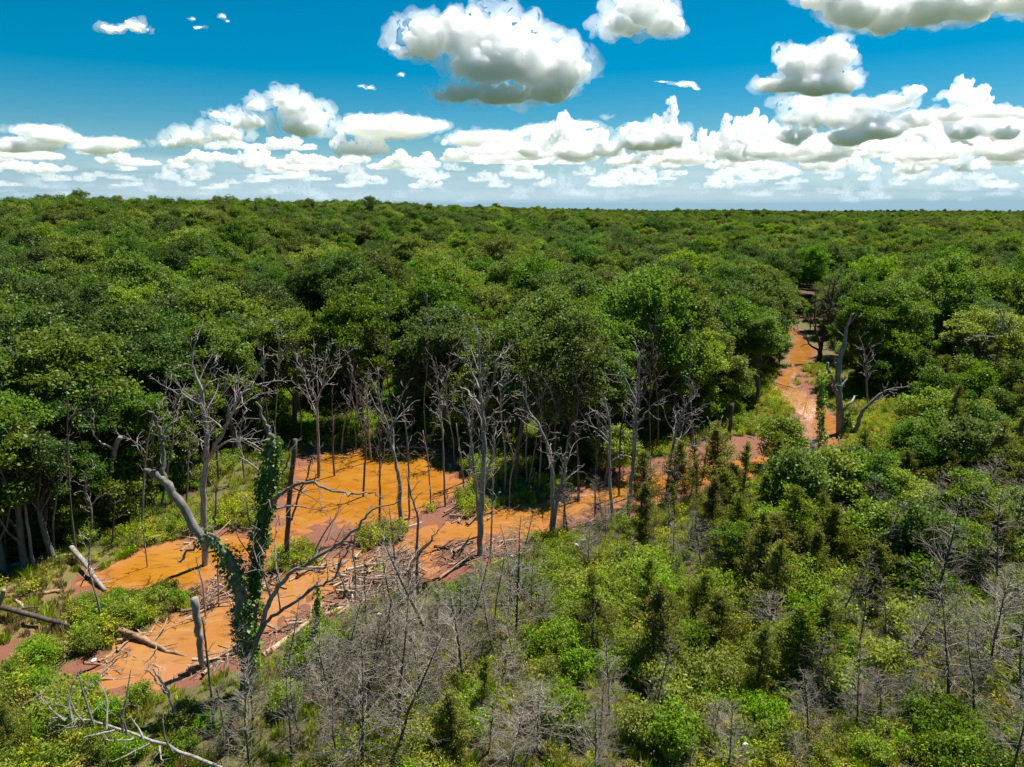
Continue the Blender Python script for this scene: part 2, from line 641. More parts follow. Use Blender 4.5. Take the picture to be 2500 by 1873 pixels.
gW = water_sd(GP)
owner = gW.argmin(0)
wmats = [water_material(n, a, b, c) for n, a, b, c in (("pond_water", (0.30, 0.110, 0.006), (0.34, 0.150, 0.020), (0.24, 0.090, 0.008)), ("pool_water", (0.31, 0.128, 0.022), (0.34, 0.165, 0.060), (0.26, 0.105, 0.020)), ("creek_water", (0.30, 0.115, 0.010), (0.33, 0.145, 0.035), (0.24, 0.090, 0.012)))]
for k, (nm, lab) in enumerate((("pond", "wide pond of orange muddy water in front of the forest"), ("creek_pool", "shallow pool of orange muddy water at the lower left"), ("creek", "creek of orange muddy water winding away to the right"))):
    keep = (gW[k][gF].min(1) < 1.3) & (owner[gF[:, 0]] == k)
    f = gF[keep]
    used, inv = np.unique(f, return_inverse=True)
    V = np.column_stack([GP[used], np.full(len(used), WLEV)])
    tag(link(nm, mesh_from(nm, V, inv.reshape(-1, 4), wmats[k], True, {"shore": gS[used]})), lab, None, None, 'structure')
# ------------------------------------------------------------------ plant materials
def leaf_material(name, colour, vary=0.35, trans=0.42, hue=0.015, gloss=0.5, tip=None):
    m, N, out = material(name)
    g = N.new('ShaderNodeNewGeometry')
    oi = N.new('ShaderNodeObjectInfo')
    ri, ro = g.outputs['Random Per Island'], oi.outputs['Random']
    hs = N.new('ShaderNodeHueSaturation')
    N.put(hs.inputs['Color'], (*colour, 1.0))
    N.put(hs.inputs['Hue'], N.m('ADD', N.m('MULTIPLY_ADD', ro, 2 * hue, 0.5 - hue), N.m('MULTIPLY_ADD', ri, 0.03, -0.015)))
    N.put(hs.inputs['Saturation'], N.lin(ro, 0, 1, 0.88, 1.08))
    N.put(hs.inputs['Value'], N.m('MULTIPLY', N.lin(ri, 0, 1, 1 - vary, 1 + vary), N.lin(N.m('FRACT', N.m('MULTIPLY', ro, 7.13)), 0, 1, 0.68, 1.34)))
    col = hs.outputs[0]
    if tip:
        col = N.mix(N.step(ri, 0.86, 0.90), col, tip)
    d = N.new('ShaderNodeBsdfDiffuse')
    N.put(d.inputs['Color'], col)
    tr = N.new('ShaderNodeBsdfTranslucent')
    N.put(tr.inputs['Color'], N.mix(1.0, col, (1.25, 1.15, 0.55), 'MULTIPLY'))
    gl = N.new('ShaderNodeBsdfGlossy')
    gl.inputs['Roughness'].default_value = 0.5
    gl.inputs['Color'].default_value = (0.9, 0.95, 0.9, 1)
    m1 = N.new('ShaderNodeMixShader')
    m1.inputs[0].default_value = trans
    N.t.links.new(d.outputs[0], m1.inputs[1])
    N.t.links.new(tr.outputs[0], m1.inputs[2])
    m2 = N.new('ShaderNodeMixShader')
    N.put(m2.inputs[0], 0.03 * gloss)
    N.t.links.new(m1.outputs[0], m2.inputs[1])
    N.t.links.new(gl.outputs[0], m2.inputs[2])
    N.t.links.new(m2.outputs[0], out.inputs['Surface'])
    return m


def bark_material(name, a, b, scale=5.0):
    m, N, out = material(name)
    tc = N.new('ShaderNodeTexCoord').outputs['Object']
    oi = N.new('ShaderNodeObjectInfo').outputs['Random']
    st = N.v('MULTIPLY', tc, (1.0, 1.0, 0.22))
    n1 = N.noise(st, scale, 5, 0.65)
    n2 = N.noise(tc, 0.7, 3, 0.6)
    col = N.mix(N.lin(n1, 0.32, 0.68), a, b)
    col = N.mix(N.lin(n2, 0.55, 0.7, 0, 0.5), col, tuple(0.5 * c for c in a))
    col = N.mix(1.0, col, N.xyz(*(N.lin(oi, 0, 1, 0.75, 1.2),) * 3), 'MULTIPLY')
    p = N.new('ShaderNodeBsdfPrincipled')
    N.put(p.inputs['Base Color'], col)
    p.inputs['Roughness'].default_value = 0.9
    p.inputs['Specular IOR Level'].default_value = 0.2
    bp = N.new('ShaderNodeBump')
    bp.inputs['Strength'].default_value = 0.8
    bp.inputs['Distance'].default_value = 0.04
    N.put(bp.inputs['Height'], n1)
    N.t.links.new(bp.outputs[0], p.inputs['Normal'])
    N.t.links.new(p.outputs[0], out.inputs['Surface'])
    return m


BARK = bark_material("oak_bark", (0.07, 0.055, 0.045), (0.17, 0.14, 0.115))
GREY = bark_material("weathered_deadwood", (0.13, 0.112, 0.098), (0.36, 0.32, 0.28))
MIDGREY = bark_material("ashen_bark", (0.10, 0.088, 0.078), (0.25, 0.22, 0.19))
DARKDEAD = bark_material("dark_dead_bark", (0.06, 0.045, 0.036), (0.16, 0.125, 0.10))
TWIG = bark_material("grey_cedar_twigs", (0.16, 0.135, 0.105), (0.32, 0.28, 0.22))
LOGW = bark_material("fallen_log_wood", (0.16, 0.09, 0.055), (0.38, 0.25, 0.16))
PALEW = bark_material("bleached_driftwood", (0.24, 0.15, 0.095), (0.50, 0.37, 0.26))
CEDARB = bark_material("cedar_bark", (0.055, 0.042, 0.034), (0.14, 0.105, 0.085))

OAK_TONES = [("olive green", leaf_material("olive_oak_leaf", (0.130, 0.188, 0.018))), ("mid green", leaf_material("green_oak_leaf", (0.105, 0.180, 0.020))),
             ("dark green", leaf_material("dark_oak_leaf", (0.070, 0.130, 0.020))), ("light yellow-green", leaf_material("light_oak_leaf", (0.178, 0.255, 0.024)))]
CEDAR_G = leaf_material("cedar_needles", (0.155, 0.180, 0.028), 0.4, 0.42, 0.02, 0.3, (0.16, 0.10, 0.02))
CEDAR_L = leaf_material("light_cedar_needles", (0.19, 0.235, 0.030), 0.4, 0.42, 0.02, 0.3, (0.19, 0.13, 0.02))
VINE = leaf_material("vine_leaf", (0.130, 0.250, 0.020), 0.4, 0.35, 0.01, 0.8)
WEED = leaf_material("weed_leaf", (0.345, 0.385, 0.027), 0.45, 0.5, 0.03, 0.4, (0.22, 0.20, 0.04))
WEED2 = leaf_material("bush_leaf", (0.19, 0.27, 0.022), 0.45, 0.5, 0.03, 0.4)
GRASS = leaf_material("grass_blade", (0.30, 0.36, 0.03), 0.4, 0.35, 0.03, 0.3)
STRAW = leaf_material("dry_straw", (0.23, 0.18, 0.07), 0.4, 0.25, 0.02, 0.3)


# ------------------------------------------------------------------ plant builders
def leaf_cards(C, D, size, aspect=0.55, fold=0.18, r=rng):
    """Leaf-shaped faces: centres C, directions D (pointing along the leaf), lengths size."""
    n = len(C)
    D = D / np.maximum(np.linalg.norm(D, axis=1, keepdims=True), 1e-6)
    U = r.normal(size=(n, 3))
    U[:, 2] += 1.5
    W = np.cross(D, U)
    W /= np.maximum(np.linalg.norm(W, axis=1, keepdims=True), 1e-6)
    Nn = np.cross(W, D)
    L = size[:, None]
    a = C - D * L * 0.5
    t = C + D * L * 0.5
    l = C - W * L * aspect * 0.5 + D * L * 0.08 + Nn * L * fold
    q = C + W * L * aspect * 0.5 + D * L * 0.08 + Nn * L * fold
    V = np.stack([a, l, t, q], 1).reshape(-1, 3)
    F = np.arange(4 * n).reshape(-1, 4)
    return V, F


class Tubes:
    """Gathers tapered tubes and makes one mesh of them."""

    def __init__(self):
        self.jobs = {}

    def add(self, pts, rad, sides=6):
        pts = np.asarray(pts, float)
        self.jobs.setdefault((len(pts), sides), []).append((pts, np.broadcast_to(np.asarray(rad, float), (len(pts),))))
        return self

    def mesh(self, name, mat):
        VS, Q, T3, n = [], [], [], 0
        for (k, sides), L in self.jobs.items():
            P = np.array([a for a, _ in L])
            rad = np.array([b for _, b in L])
            m = len(L)
            T = np.gradient(P, axis=1)
            T /= np.maximum(np.linalg.norm(T, axis=2, keepdims=True), 1e-9)
            ref = np.where((np.abs(T[:, :1, 0]) < 0.8)[..., None], np.array([1.0, 0, 0]), np.array([0, 1.0, 0]))
            A = np.cross(T, np.broadcast_to(ref, T.shape))
            A /= np.maximum(np.linalg.norm(A, axis=2, keepdims=True), 1e-9)
            B = np.cross(T, A)
            th = np.arange(sides) * 2 * math.pi / sides
            ring = A[:, :, None, :] * np.cos(th)[:, None] + B[:, :, None, :] * np.sin(th)[:, None]
            V = P[:, :, None, :] + ring * rad[:, :, None, None]
            i = np.arange(k - 1)[:, None] * sides
            j = np.arange(sides)[None, :]
            j2 = (j + 1) % sides
            F = np.stack([i + j, i + j2, i + sides + j2, i + sides + j], -1).reshape(-1, 4)
            Q.append((F[None] + (np.arange(m) * k * sides)[:, None, None] + n).reshape(-1, 4))
            VS.append(V.reshape(-1, 3))
            base = n
            n += m * k * sides
            for e in np.nonzero(rad[:, -1] > 0.02)[0]:      # cut ends
                VS.append(P[e, -1:] + T[e, -1:] * rad[e, -1] * 0.3)
                b0 = base + e * k * sides + (k - 1) * sides
                T3.append(np.stack([b0 + np.arange(sides), b0 + (np.arange(sides) + 1) % sides, np.full(sides, n)], 1))
                n += 1
        return mesh_from(name, np.concatenate(VS), [np.concatenate(Q)] + ([np.concatenate(T3)] if T3 else []), mat, True)


def wobble(p0, d, length, n, amp, r, rise=0.0):
    """A crooked line of n points from p0 along d."""
    pts = [np.array(p0, float)]
    d = np.array(d, float) / np.linalg.norm(d)
    st = length / (n - 1)
    for _ in range(n - 1):
        d = d + r.normal(size=3) * amp
        d[2] += rise
        d /= np.linalg.norm(d)
        pts.append(pts[-1] + d * st)
    return np.array(pts)


def along(pts, f):
    s = np.concatenate([[0], np.cumsum(np.linalg.norm(np.diff(pts, axis=0), axis=1))])
    x = f * s[-1]
    k = min(np.searchsorted(s, x, 'right') - 1, len(pts) - 2)
    u = (x - s[k]) / max(s[k + 1] - s[k], 1e-9)
    d = pts[k + 1] - pts[k]
    return pts[k] * (1 - u) + pts[k + 1] * u, d / max(np.linalg.norm(d), 1e-9), s[-1]


def side_dir(d, ang, r, up=0.15):
    q = r.normal(size=3)
    q -= d * (q @ d)
    q /= np.linalg.norm(q)
    v = d * math.cos(ang) + q * math.sin(ang)
    v[2] += up
    return v / np.linalg.norm(v)


FINE = [0.012]      # the finest twig drawn (m)


def twigs(tb, pts, rad, r, level, spacing=0.5, lenf=0.45, start=0.3, crook=0.22, up=0.12):
    """Side branches off a line, and theirs in turn."""
    _, _, L = along(pts, 0)
    n = max(2, int(L * (1 - start) / spacing))
    for k in range(n):
        f = start + (1 - start) * (k + r.uniform(0.1, 0.9)) / n
        p, d, _ = along(pts, min(f, 0.995))
        r0 = np.interp(f, np.linspace(0, 1, len(rad)), rad)
        l = max(0.35, L * lenf * (1.12 - f) * r.uniform(0.5, 1.25))
        m = max(3, int(l / 0.35) + 2)
        q = wobble(p, side_dir(d, r.uniform(0.55, 1.15), r, up), l, min(m, 7), crook, r, 0.02)
        ra = np.linspace(max(min(r0 * 0.55, l * 0.020), FINE[0]), FINE[0] * 0.66, len(q))
        tb.add(q, ra, 4 if ra[0] > 0.02 else 3)
        if level > 1 and l > 0.5:
            twigs(tb, q, ra, r, level - 1, spacing * 0.7, lenf, 0.2, crook, up)


def oak_parts(seed, h, rx, rz, lobes, n, size, slim=1.0):
    """Crown and trunk meshes (without materials) of a broad-leaved tree with its foot at the origin."""
    r = np.random.default_rng(seed)
    cz = h - rz
    P = []
    tries = 0
    while len(P) < lobes and tries < 4000:
        tries += 1
        d = r.normal(size=3)
        d /= np.linalg.norm(d)
        if d[2] < -0.75:
            continue
        q = d * r.uniform(0.55, 0.85) * np.array([rx, rx * slim, rz]) + np.array([0, 0, cz])
        if all(np.linalg.norm(q - o) > 1.05 for o in P):
            P.append(q)
    P.append(np.array([0, 0, cz + 0.3 * rz]))
    P = np.array(P)
    lr = r.uniform(0.85, 1.55, len(P)) * rx / 4.2
    lr[-1] = rx * 0.5
    w = lr ** 2
    k = r.choice(len(P), n, p=w / w.sum())
    d = r.normal(size=(n, 3))
    d /= np.linalg.norm(d, axis=1, keepdims=True)
    d[:, 2] = np.where(d[:, 2] < -0.25, -d[:, 2] * 0.6, d[:, 2])
    # small sprigs inside each bough, leaves round each sprig
    sp = 26
    nsp = max(1, n // sp)
    kk = r.choice(len(P), nsp, p=w / w.sum())
    dd = r.normal(size=(nsp, 3))
    dd /= np.linalg.norm(dd, axis=1, keepdims=True)
    dd[:, 2] = np.where(dd[:, 2] < -0.3, -dd[:, 2] * 0.6, dd[:, 2])
    sc = P[kk] + dd * (lr[kk] * r.uniform(0.55, 1.06, nsp))[:, None] * np.array([1, 1, 0.8])
    idx = np.repeat(np.arange(nsp), sp)
    C = sc[idx] + r.normal(size=(len(idx), 3)) * 0.23 * np.array([1, 1, 0.7])
    D = dd[idx] * 0.8 + r.normal(size=(len(idx), 3)) * 0.7
    D[:, 2] -= 0.15
    V, F = leaf_cards(C, D, r.uniform(0.6, 1.35, len(C)) * size, 0.62, 0.15, r)
    crown = (V, F)
    tb = Tubes()
    top = cz + 0.15 * rz
    tr = wobble((0, 0, -0.3), (0, 0, 1), top + 0.3, 9, 0.05, r)
    tb.add(tr, np.linspace(0.26, 0.10, 9) * h / 12, 8)
    for q in P[: min(14, len(P))]:
        f = np.clip((q[2] - 2.2) / (top + 0.3), 0.3, 0.85) * r.uniform(0.75, 0.95)
        a, _, _ = along(tr, f)
        mid = a * 0.45 + q * 0.55 + np.array([0, 0, -0.4])
        tb.add(np.array([a, a * 0.7 + mid * 0.3 + (0, 0, 0.1), mid, q]), np.array([0.10, 0.085, 0.06, 0.02]) * h / 12, 5)
    return crown, tb


def cedar_parts(seed, h, rad, n_br, per, size=0.2, droop=0.0, bare=0.0, hollow=0.25):
    """A red cedar: sprays of needles along rising branches; BARE leaves that share of the branches naked."""
    r = np.random.default_rng(seed)
    tb = Tubes()
    tr = wobble((0, 0, -0.2), (0, 0, 1), h + 0.1, 8, 0.025, r)
    tb.add(tr, np.linspace(0.11, 0.015, 8) * h / 6, 6)
    C, D = [], []
    ph = r.uniform(0, 6, 3)
    for k in range(n_br):
        f = (k + r.uniform()) / n_br
        f = 0.06 + 0.93 * f ** 0.9
        a = r.uniform(0, 2 * math.pi)
        prof = (1 - f) ** 0.75 * min(1, 0.35 + f * 3.2)
        L = rad * prof * r.uniform(0.35, 1.25) * (1 + 0.28 * math.sin(2 * a + ph[0]) + 0.18 * math.sin(3 * a + ph[1] + 5 * f)) + 0.12
        p, _, _ = along(tr, f)
        d = np.array([math.cos(a), math.sin(a), r.uniform(0.15, 0.65) - droop])
        q = wobble(p, d, L, 5, 0.16, r, 0.06)
        tb.add(q, np.linspace(0.026, 0.006, 5), 3)
        if r.uniform() < bare and f < 0.75:
            continue
        m = max(4, int(per * L))
        t = r.uniform(hollow, 1.05, m)
        base = np.array([np.interp(t, np.linspace(0, 1, 5), q[:, j]) for j in range(3)]).T
        C.append(base + r.normal(size=(m, 3)) * np.array([0.15, 0.15, 0.085]) * (0.5 + 0.45 * L))
        dd = d / np.linalg.norm(d)
        D.append(dd * 0.9 + r.normal(size=(m, 3)) * 0.55 + np.array([0, 0, 0.25]))
    C, D = np.concatenate(C), np.concatenate(D)
    V, F = leaf_cards(C, D, r.uniform(0.6, 1.4, len(C)) * size, 0.34, 0.1, r)
    return (V, F), tb


def dead_cedar_parts(seed, h, rad, n_br, arch=0.0, twig=0.20, bush=False):
    """A dead cedar: straight dark stem and a haze of fine grey branchlets."""
    r = np.random.default_rng(seed)
    st, br = Tubes(), Tubes()
    if bush:
        tr = wobble((0, 0, -0.1), (r.normal() * 0.2, r.normal() * 0.2, 1), h * 0.8, 6, 0.1, r)
    else:
        tr = wobble((0, 0, -0.2), (r.normal() * 0.05, r.normal() * 0.05, 1), h + 0.2, 9, 0.04, r)
    st.add(tr, np.linspace(0.075, 0.012, len(tr)) * h / 6, 6)
    for k in range(n_br):
        f = 0.05 + 0.93 * (k + r.uniform()) / n_br
        a = r.uniform(0, 2 * math.pi)
        L = rad * ((1 - f) ** 0.7 * min(1, 0.5 + f * 2.5)) * r.uniform(0.5, 1.2) + 0.15
        p, _, _ = along(tr, f)
        q = wobble(p, (math.cos(a), math.sin(a), r.uniform(0.1, 0.7) - arch), L, 5, 0.14, r, 0.06 - arch * 0.1)
        br.add(q, np.linspace(0.020, 0.007, 5) * (0.7 + 0.3 * L), 3)
        m = max(2, int(L / twig * 1.3))
        for _ in range(m):
            t = r.uniform(0.15, 1.0)
            b, d, _ = along(q, min(t, 0.99))
            l = r.uniform(0.25, 0.75) * (0.5 + 0.4 * L)
            s = wobble(b, side_dir(d, r.uniform(0.35, 0.95), r, 0.1), l, 3, 0.18, r, 0.05)
            br.add(s, (0.009, 0.007, 0.004), 3)
            if r.uniform() < 0.35:
                b2, d2, _ = along(s, r.uniform(0.3, 0.8))
                br.add(wobble(b2, side_dir(d2, 0.6, r, 0.1), l * 0.55, 3, 0.15, r), (0.007, 0.005, 0.003), 3)
    return st, br


def bush_mesh(seed, rad, h, n, size, mat, aspect=0.5):
    r = np.random.default_rng(seed)
    nst = max(5, int(26 * rad))
    C, D = [], []
    for k in range(nst):
        a, q = r.uniform(0, 2 * math.pi), math.sqrt(r.uniform()) * rad * 0.75
        top = np.array([math.cos(a) * q * 1.25, math.sin(a) * q * 1.25, h * (1 - 0.45 * (q / rad) ** 2) * r.uniform(0.7, 1.1)])
        foot = np.array([math.cos(a) * q * 0.5, math.sin(a) * q * 0.5, 0])
        m = n // nst
        t = r.uniform(0.25, 1.0, m) ** 0.7
        C.append(foot + (top - foot) * t[:, None] + r.normal(size=(m, 3)) * np.array([0.14, 0.14, 0.08]) * (0.5 + rad * 0.5))
        d = r.normal(size=(m, 3)) * 0.8
        d[:, 2] += 0.25
        D.append(d)
    C, D = np.concatenate(C), np.concatenate(D)
    C[:, 2] = np.maximum(C[:, 2], 0.03)
    V, F = leaf_cards(C, D, r.uniform(0.6, 1.4, len(C)) * size, aspect, 0.15, r)
    return mesh_from("bush_leaves", V, F, mat)


def tuft_mesh(seed, rad, h, n, mat):
    """A tuft of grass: bent blades."""
    r = np.random.default_rng(seed)
    a = r.uniform(0, 2 * math.pi, n)
    q = np.sqrt(r.uniform(size=n)) * rad
    foot = np.stack([np.cos(a) * q, np.sin(a) * q, np.zeros(n)], 1)
    lean = np.stack([np.cos(a), np.sin(a), np.zeros(n)], 1) * r.uniform(0.05, 0.5, n)[:, None] * h + r.normal(size=(n, 3)) * 0.08 * h
    hh = h * r.uniform(0.5, 1.15, n)
    w = np.stack([-np.sin(a + 1), np.cos(a + 1), np.zeros(n)], 1) * 0.016
    mid = foot + lean * 0.35 + np.stack([np.zeros(n), np.zeros(n), hh * 0.6], 1)
    tip = foot + lean + np.stack([np.zeros(n), np.zeros(n), hh], 1)
    V = np.stack([foot - w, foot + w, mid + w, mid - w, tip], 1).reshape(-1, 3)
    i = np.arange(n) * 5
    return mesh_from("grass_tuft", V, [np.stack([i, i + 1, i + 2, i + 3], 1), np.stack([i + 3, i + 2, i + 4], 1)], mat)


def scatter(name, protos, P, rot, scale, pick, label):
    """One object of kind stuff: the prototypes copied onto points by geometry nodes."""
    c = bpy.data.collections.new(name + "_kinds")
    for k, me in enumerate(protos):
        o = bpy.data.objects.new("%s_%02d" % (name, k), me)
        c.objects.link(o)
    me = bpy.data.meshes.new(name)
    me.vertices.add(len(P))
    me.vertices.foreach_set("co", np.asarray(P, np.float32).ravel())
    for k, a in (("turn", rot), ("size", scale)):
        q = me.attributes.new(k, 'FLOAT', 'POINT')
        q.data.foreach_set("value", np.asarray(a, np.float32))
    q = me.attributes.new("pick", 'INT', 'POINT')
    q.data.foreach_set("value", np.asarray(pick, np.int32))
    o = link(name, me)
    g = bpy.data.node_groups.new(name, 'GeometryNodeTree')
    g.interface.new_socket("Geometry", in_out='INPUT', socket_type='NodeSocketGeometry')
    g.interface.new_socket("Geometry", in_out='OUTPUT', socket_type='NodeSocketGeometry')
    nn, L = g.nodes, g.links
    gi, go = nn.new('NodeGroupInput'), nn.new('NodeGroupOutput')
    ci = nn.new('GeometryNodeCollectionInfo')
    ci.inputs[0].default_value = c
    ci.inputs[1].default_value = True
    ci.inputs[2].default_value = True
    ip = nn.new('GeometryNodeInstanceOnPoints')

    def na(n, t):
        q = nn.new('GeometryNodeInputNamedAttribute')
        q.data_type = t
        q.inputs[0].default_value = n
        return q.outputs[0]
    xyz = nn.new('ShaderNodeCombineXYZ')
    L.new(na("turn", 'FLOAT'), xyz.inputs[2])
    L.new(gi.outputs[0], ip.inputs['Points'])
    L.new(ci.outputs[0], ip.inputs['Instance'])
    ip.inputs['Pick Instance'].default_value = True
    L.new(na("pick", 'INT'), ip.inputs['Instance Index'])
    L.new(xyz.outputs[0], ip.inputs['Rotation'])
    L.new(na("size", 'FLOAT'), ip.inputs['Scale'])
    L.new(ip.outputs[0], go.inputs[0])
    md = o.modifiers.new("scatter", 'NODES')
    md.node_group = g
    return tag(o, label, None, None, 'stuff')


# ------------------------------------------------------------------ the oak forest
OAKS = []          # (crown mesh, trunk mesh, tone, shape)
for k, (tone, shape, h, rx, rz, lobes, n, slim) in enumerate([
        (1, "round-crowned", 12.5, 4.2, 4.9, 36, 15000, 1.0), (0, "broad-crowned", 12.0, 4.8, 4.4, 42, 17000, 0.85), (2, "round-crowned", 13.2, 4.0, 5.3, 36, 15500, 1.0),
        (3, "broad-crowned", 12.0, 4.6, 4.7, 40, 16000, 0.9), (0, "tall-crowned", 13.8, 3.7, 5.7, 38, 15500, 1.0), (1, "lopsided", 12.2, 4.6, 4.9, 32, 15000, 0.75), (2, "broad-crowned", 12.4, 4.9, 4.7, 42, 17000, 0.9), (3, "small-crowned", 10.4, 3.3, 4.4, 26, 11000, 1.0)]):
    crown, tb = oak_parts(100 + k, h, rx, rz, lobes, int(n * 1.3), 0.235, slim)
    OAKS.append((mesh_from("oak_crown", crown[0], crown[1], OAK_TONES[tone][1]), tb.mesh("oak_trunk", BARK), OAK_TONES[tone][0], shape, h))


def jitter_grid(x0, x1, y0, y1, s, r):
    a = np.arange(x0, x1, s)
    b = np.arange(y0, y1, s * 0.88)
    X, Y = np.meshgrid(a, b)
    X = X + (np.arange(len(b)) % 2)[:, None] * s * 0.5
    P = np.stack([X.ravel(), Y.ravel()], 1)
    return P + r.uniform(-0.34, 0.34, P.shape) * s


fr = np.random.default_rng(5)
near = jitter_grid(-190, 230, 30, 260, 6.3, fr)
pn = project(np.column_stack([near, np.zeros(len(near))]))
S = water_sd(near).min(0)
ok = inside(pn[:, :2], np.array(WOODS, float)) & (S > np.where(near[:, 1] > 62, 1.3, 2.2))
near = near[ok]
mid = jitter_grid(-800, 900, 260, 800, 8.6, fr)
mid = mid[np.abs(mid[:, 0]) < 0.86 * mid[:, 1] + 40]
farp = jitter_grid(-2700, 2900, 800, 3000, 13.0, fr)
farp = farp[np.abs(farp[:, 0]) < 0.82 * farp[:, 1] + 60]
FP = np.concatenate([near, mid, farp])
FS = np.concatenate([fr.uniform(0.72, 1.14, len(near)), fr.uniform(0.72, 1.3, len(mid)) * np.where(fr.uniform(size=len(mid)) < 0.04, 1.16, 1.0), fr.uniform(0.85, 1.25, len(farp)) * np.where(fr.uniform(size=len(farp)) < 0.03, 1.35, 1.0)])
FZ = land(FP)[0]
q = project(np.column_stack([FP, FZ + 9]))
dist = np.hypot(FP[:, 0], FP[:, 1])
# patches of lighter and darker kinds of tree
tone_n = fbm(np.column_stack([FP * 0.022, np.zeros(len(FP))]), 3, 77)
pick = np.empty(len(FP), int)
for k in range(len(FP)):
    w = np.array([1.3, 1.2, 1.1, 0.55, 1.1, 1.2, 1.0, 0.5])
    if tone_n[k] > 0.56:
        w *= np.array([1, 1.6, 0.5, 2.4, 1.6, 1, 0.5, 2.4])
    elif tone_n[k] < 0.44:
        w *= np.array([1, 0.6, 2.2, 0.3, 0.6, 1, 2.2, 0.3])
    if FP[k, 0] > 0.42 * FP[k, 1]:
        w *= np.array([1, 1.5, 0.4, 2.4, 1.3, 1, 0.5, 3.0])
    pick[k] = fr.choice(8, p=w / w.sum())
turn = fr.uniform(0, 2 * math.pi, len(FP))
in_view = (q[:, 0] > -60) & (q[:, 0] < 2560) & (q[:, 1] > 380) & (q[:, 1] < 1600) & (q[:, 2] > 5)
order = np.argsort(np.where(in_view, dist, 1e9))[:300]
chosen = np.zeros(len(FP), bool)
chosen[order] = True
THINGS = []        # (object, kind of plant, look, group, x and y in the picture, distance) for the labels at the end


def plant(name, meshes, loc, rz, sc, squash=1.0, lean=0.0):
    """A plant: an Empty at its foot that parents its parts (name, mesh)."""
    o = bpy.data.objects.new(name, None)
    o.empty_display_size = 0.3
    COL.objects.link(o)
    o.location = loc
    o.rotation_euler = (fr.normal() * lean, fr.normal() * lean, rz)
    o.scale = (sc, sc, sc * squash)
    for n, me in meshes:
        link(n, me, o)
    return o


for k in order:
    crown, trunk, tone, shape, h = OAKS[pick[k]]
    o = plant("oak_tree", (("trunk", trunk), ("crown", crown)), (FP[k, 0], FP[k, 1], FZ[k]), turn[k], FS[k], fr.uniform(0.9, 1.1))
    THINGS.append((o, "oak", tone + " " + shape, "oaks of the forest", q[k, 0], q[k, 1], dist[k]))
rest = ~chosen
scatter("distant_forest", [o[0] for o in OAKS], np.column_stack([FP[rest], FZ[rest]]), turn[rest], FS[rest], pick[rest], "green oak forest rolling away to the skyline")
# ------------------------------------------------------------------ dead trees along the water
def smooth_line(P, n=5):
    """A rounder line through the points P (Catmull-Rom)."""
    P = np.asarray(P, float)
    if len(P) < 3:
        return np.array([P[0] + (P[-1] - P[0]) * t for t in np.linspace(0, 1, n + 1)])
    Q = np.concatenate([[2 * P[0] - P[1]], P, [2 * P[-1] - P[-2]]])
    out = []
    for k in range(1, len(Q) - 2):
        a, b, c, d = Q[k - 1:k + 3]
        for t in np.arange(n) / n:
            out.append(0.5 * (2 * b + (c - a) * t + (2 * a - 5 * b + 4 * c - d) * t * t + (3 * b - a - 3 * c + d) * t ** 3))
    out.append(P[-1])
    return np.array(out)


def upright(base, line):
    """A line of picture points as a line in the upright plane through the foot of the tree; a third number leans a point away (m)."""
    return np.array([on(p[0], p[1], base[1] + (p[2] if len(p) > 2 else 0.0)) for p in line])


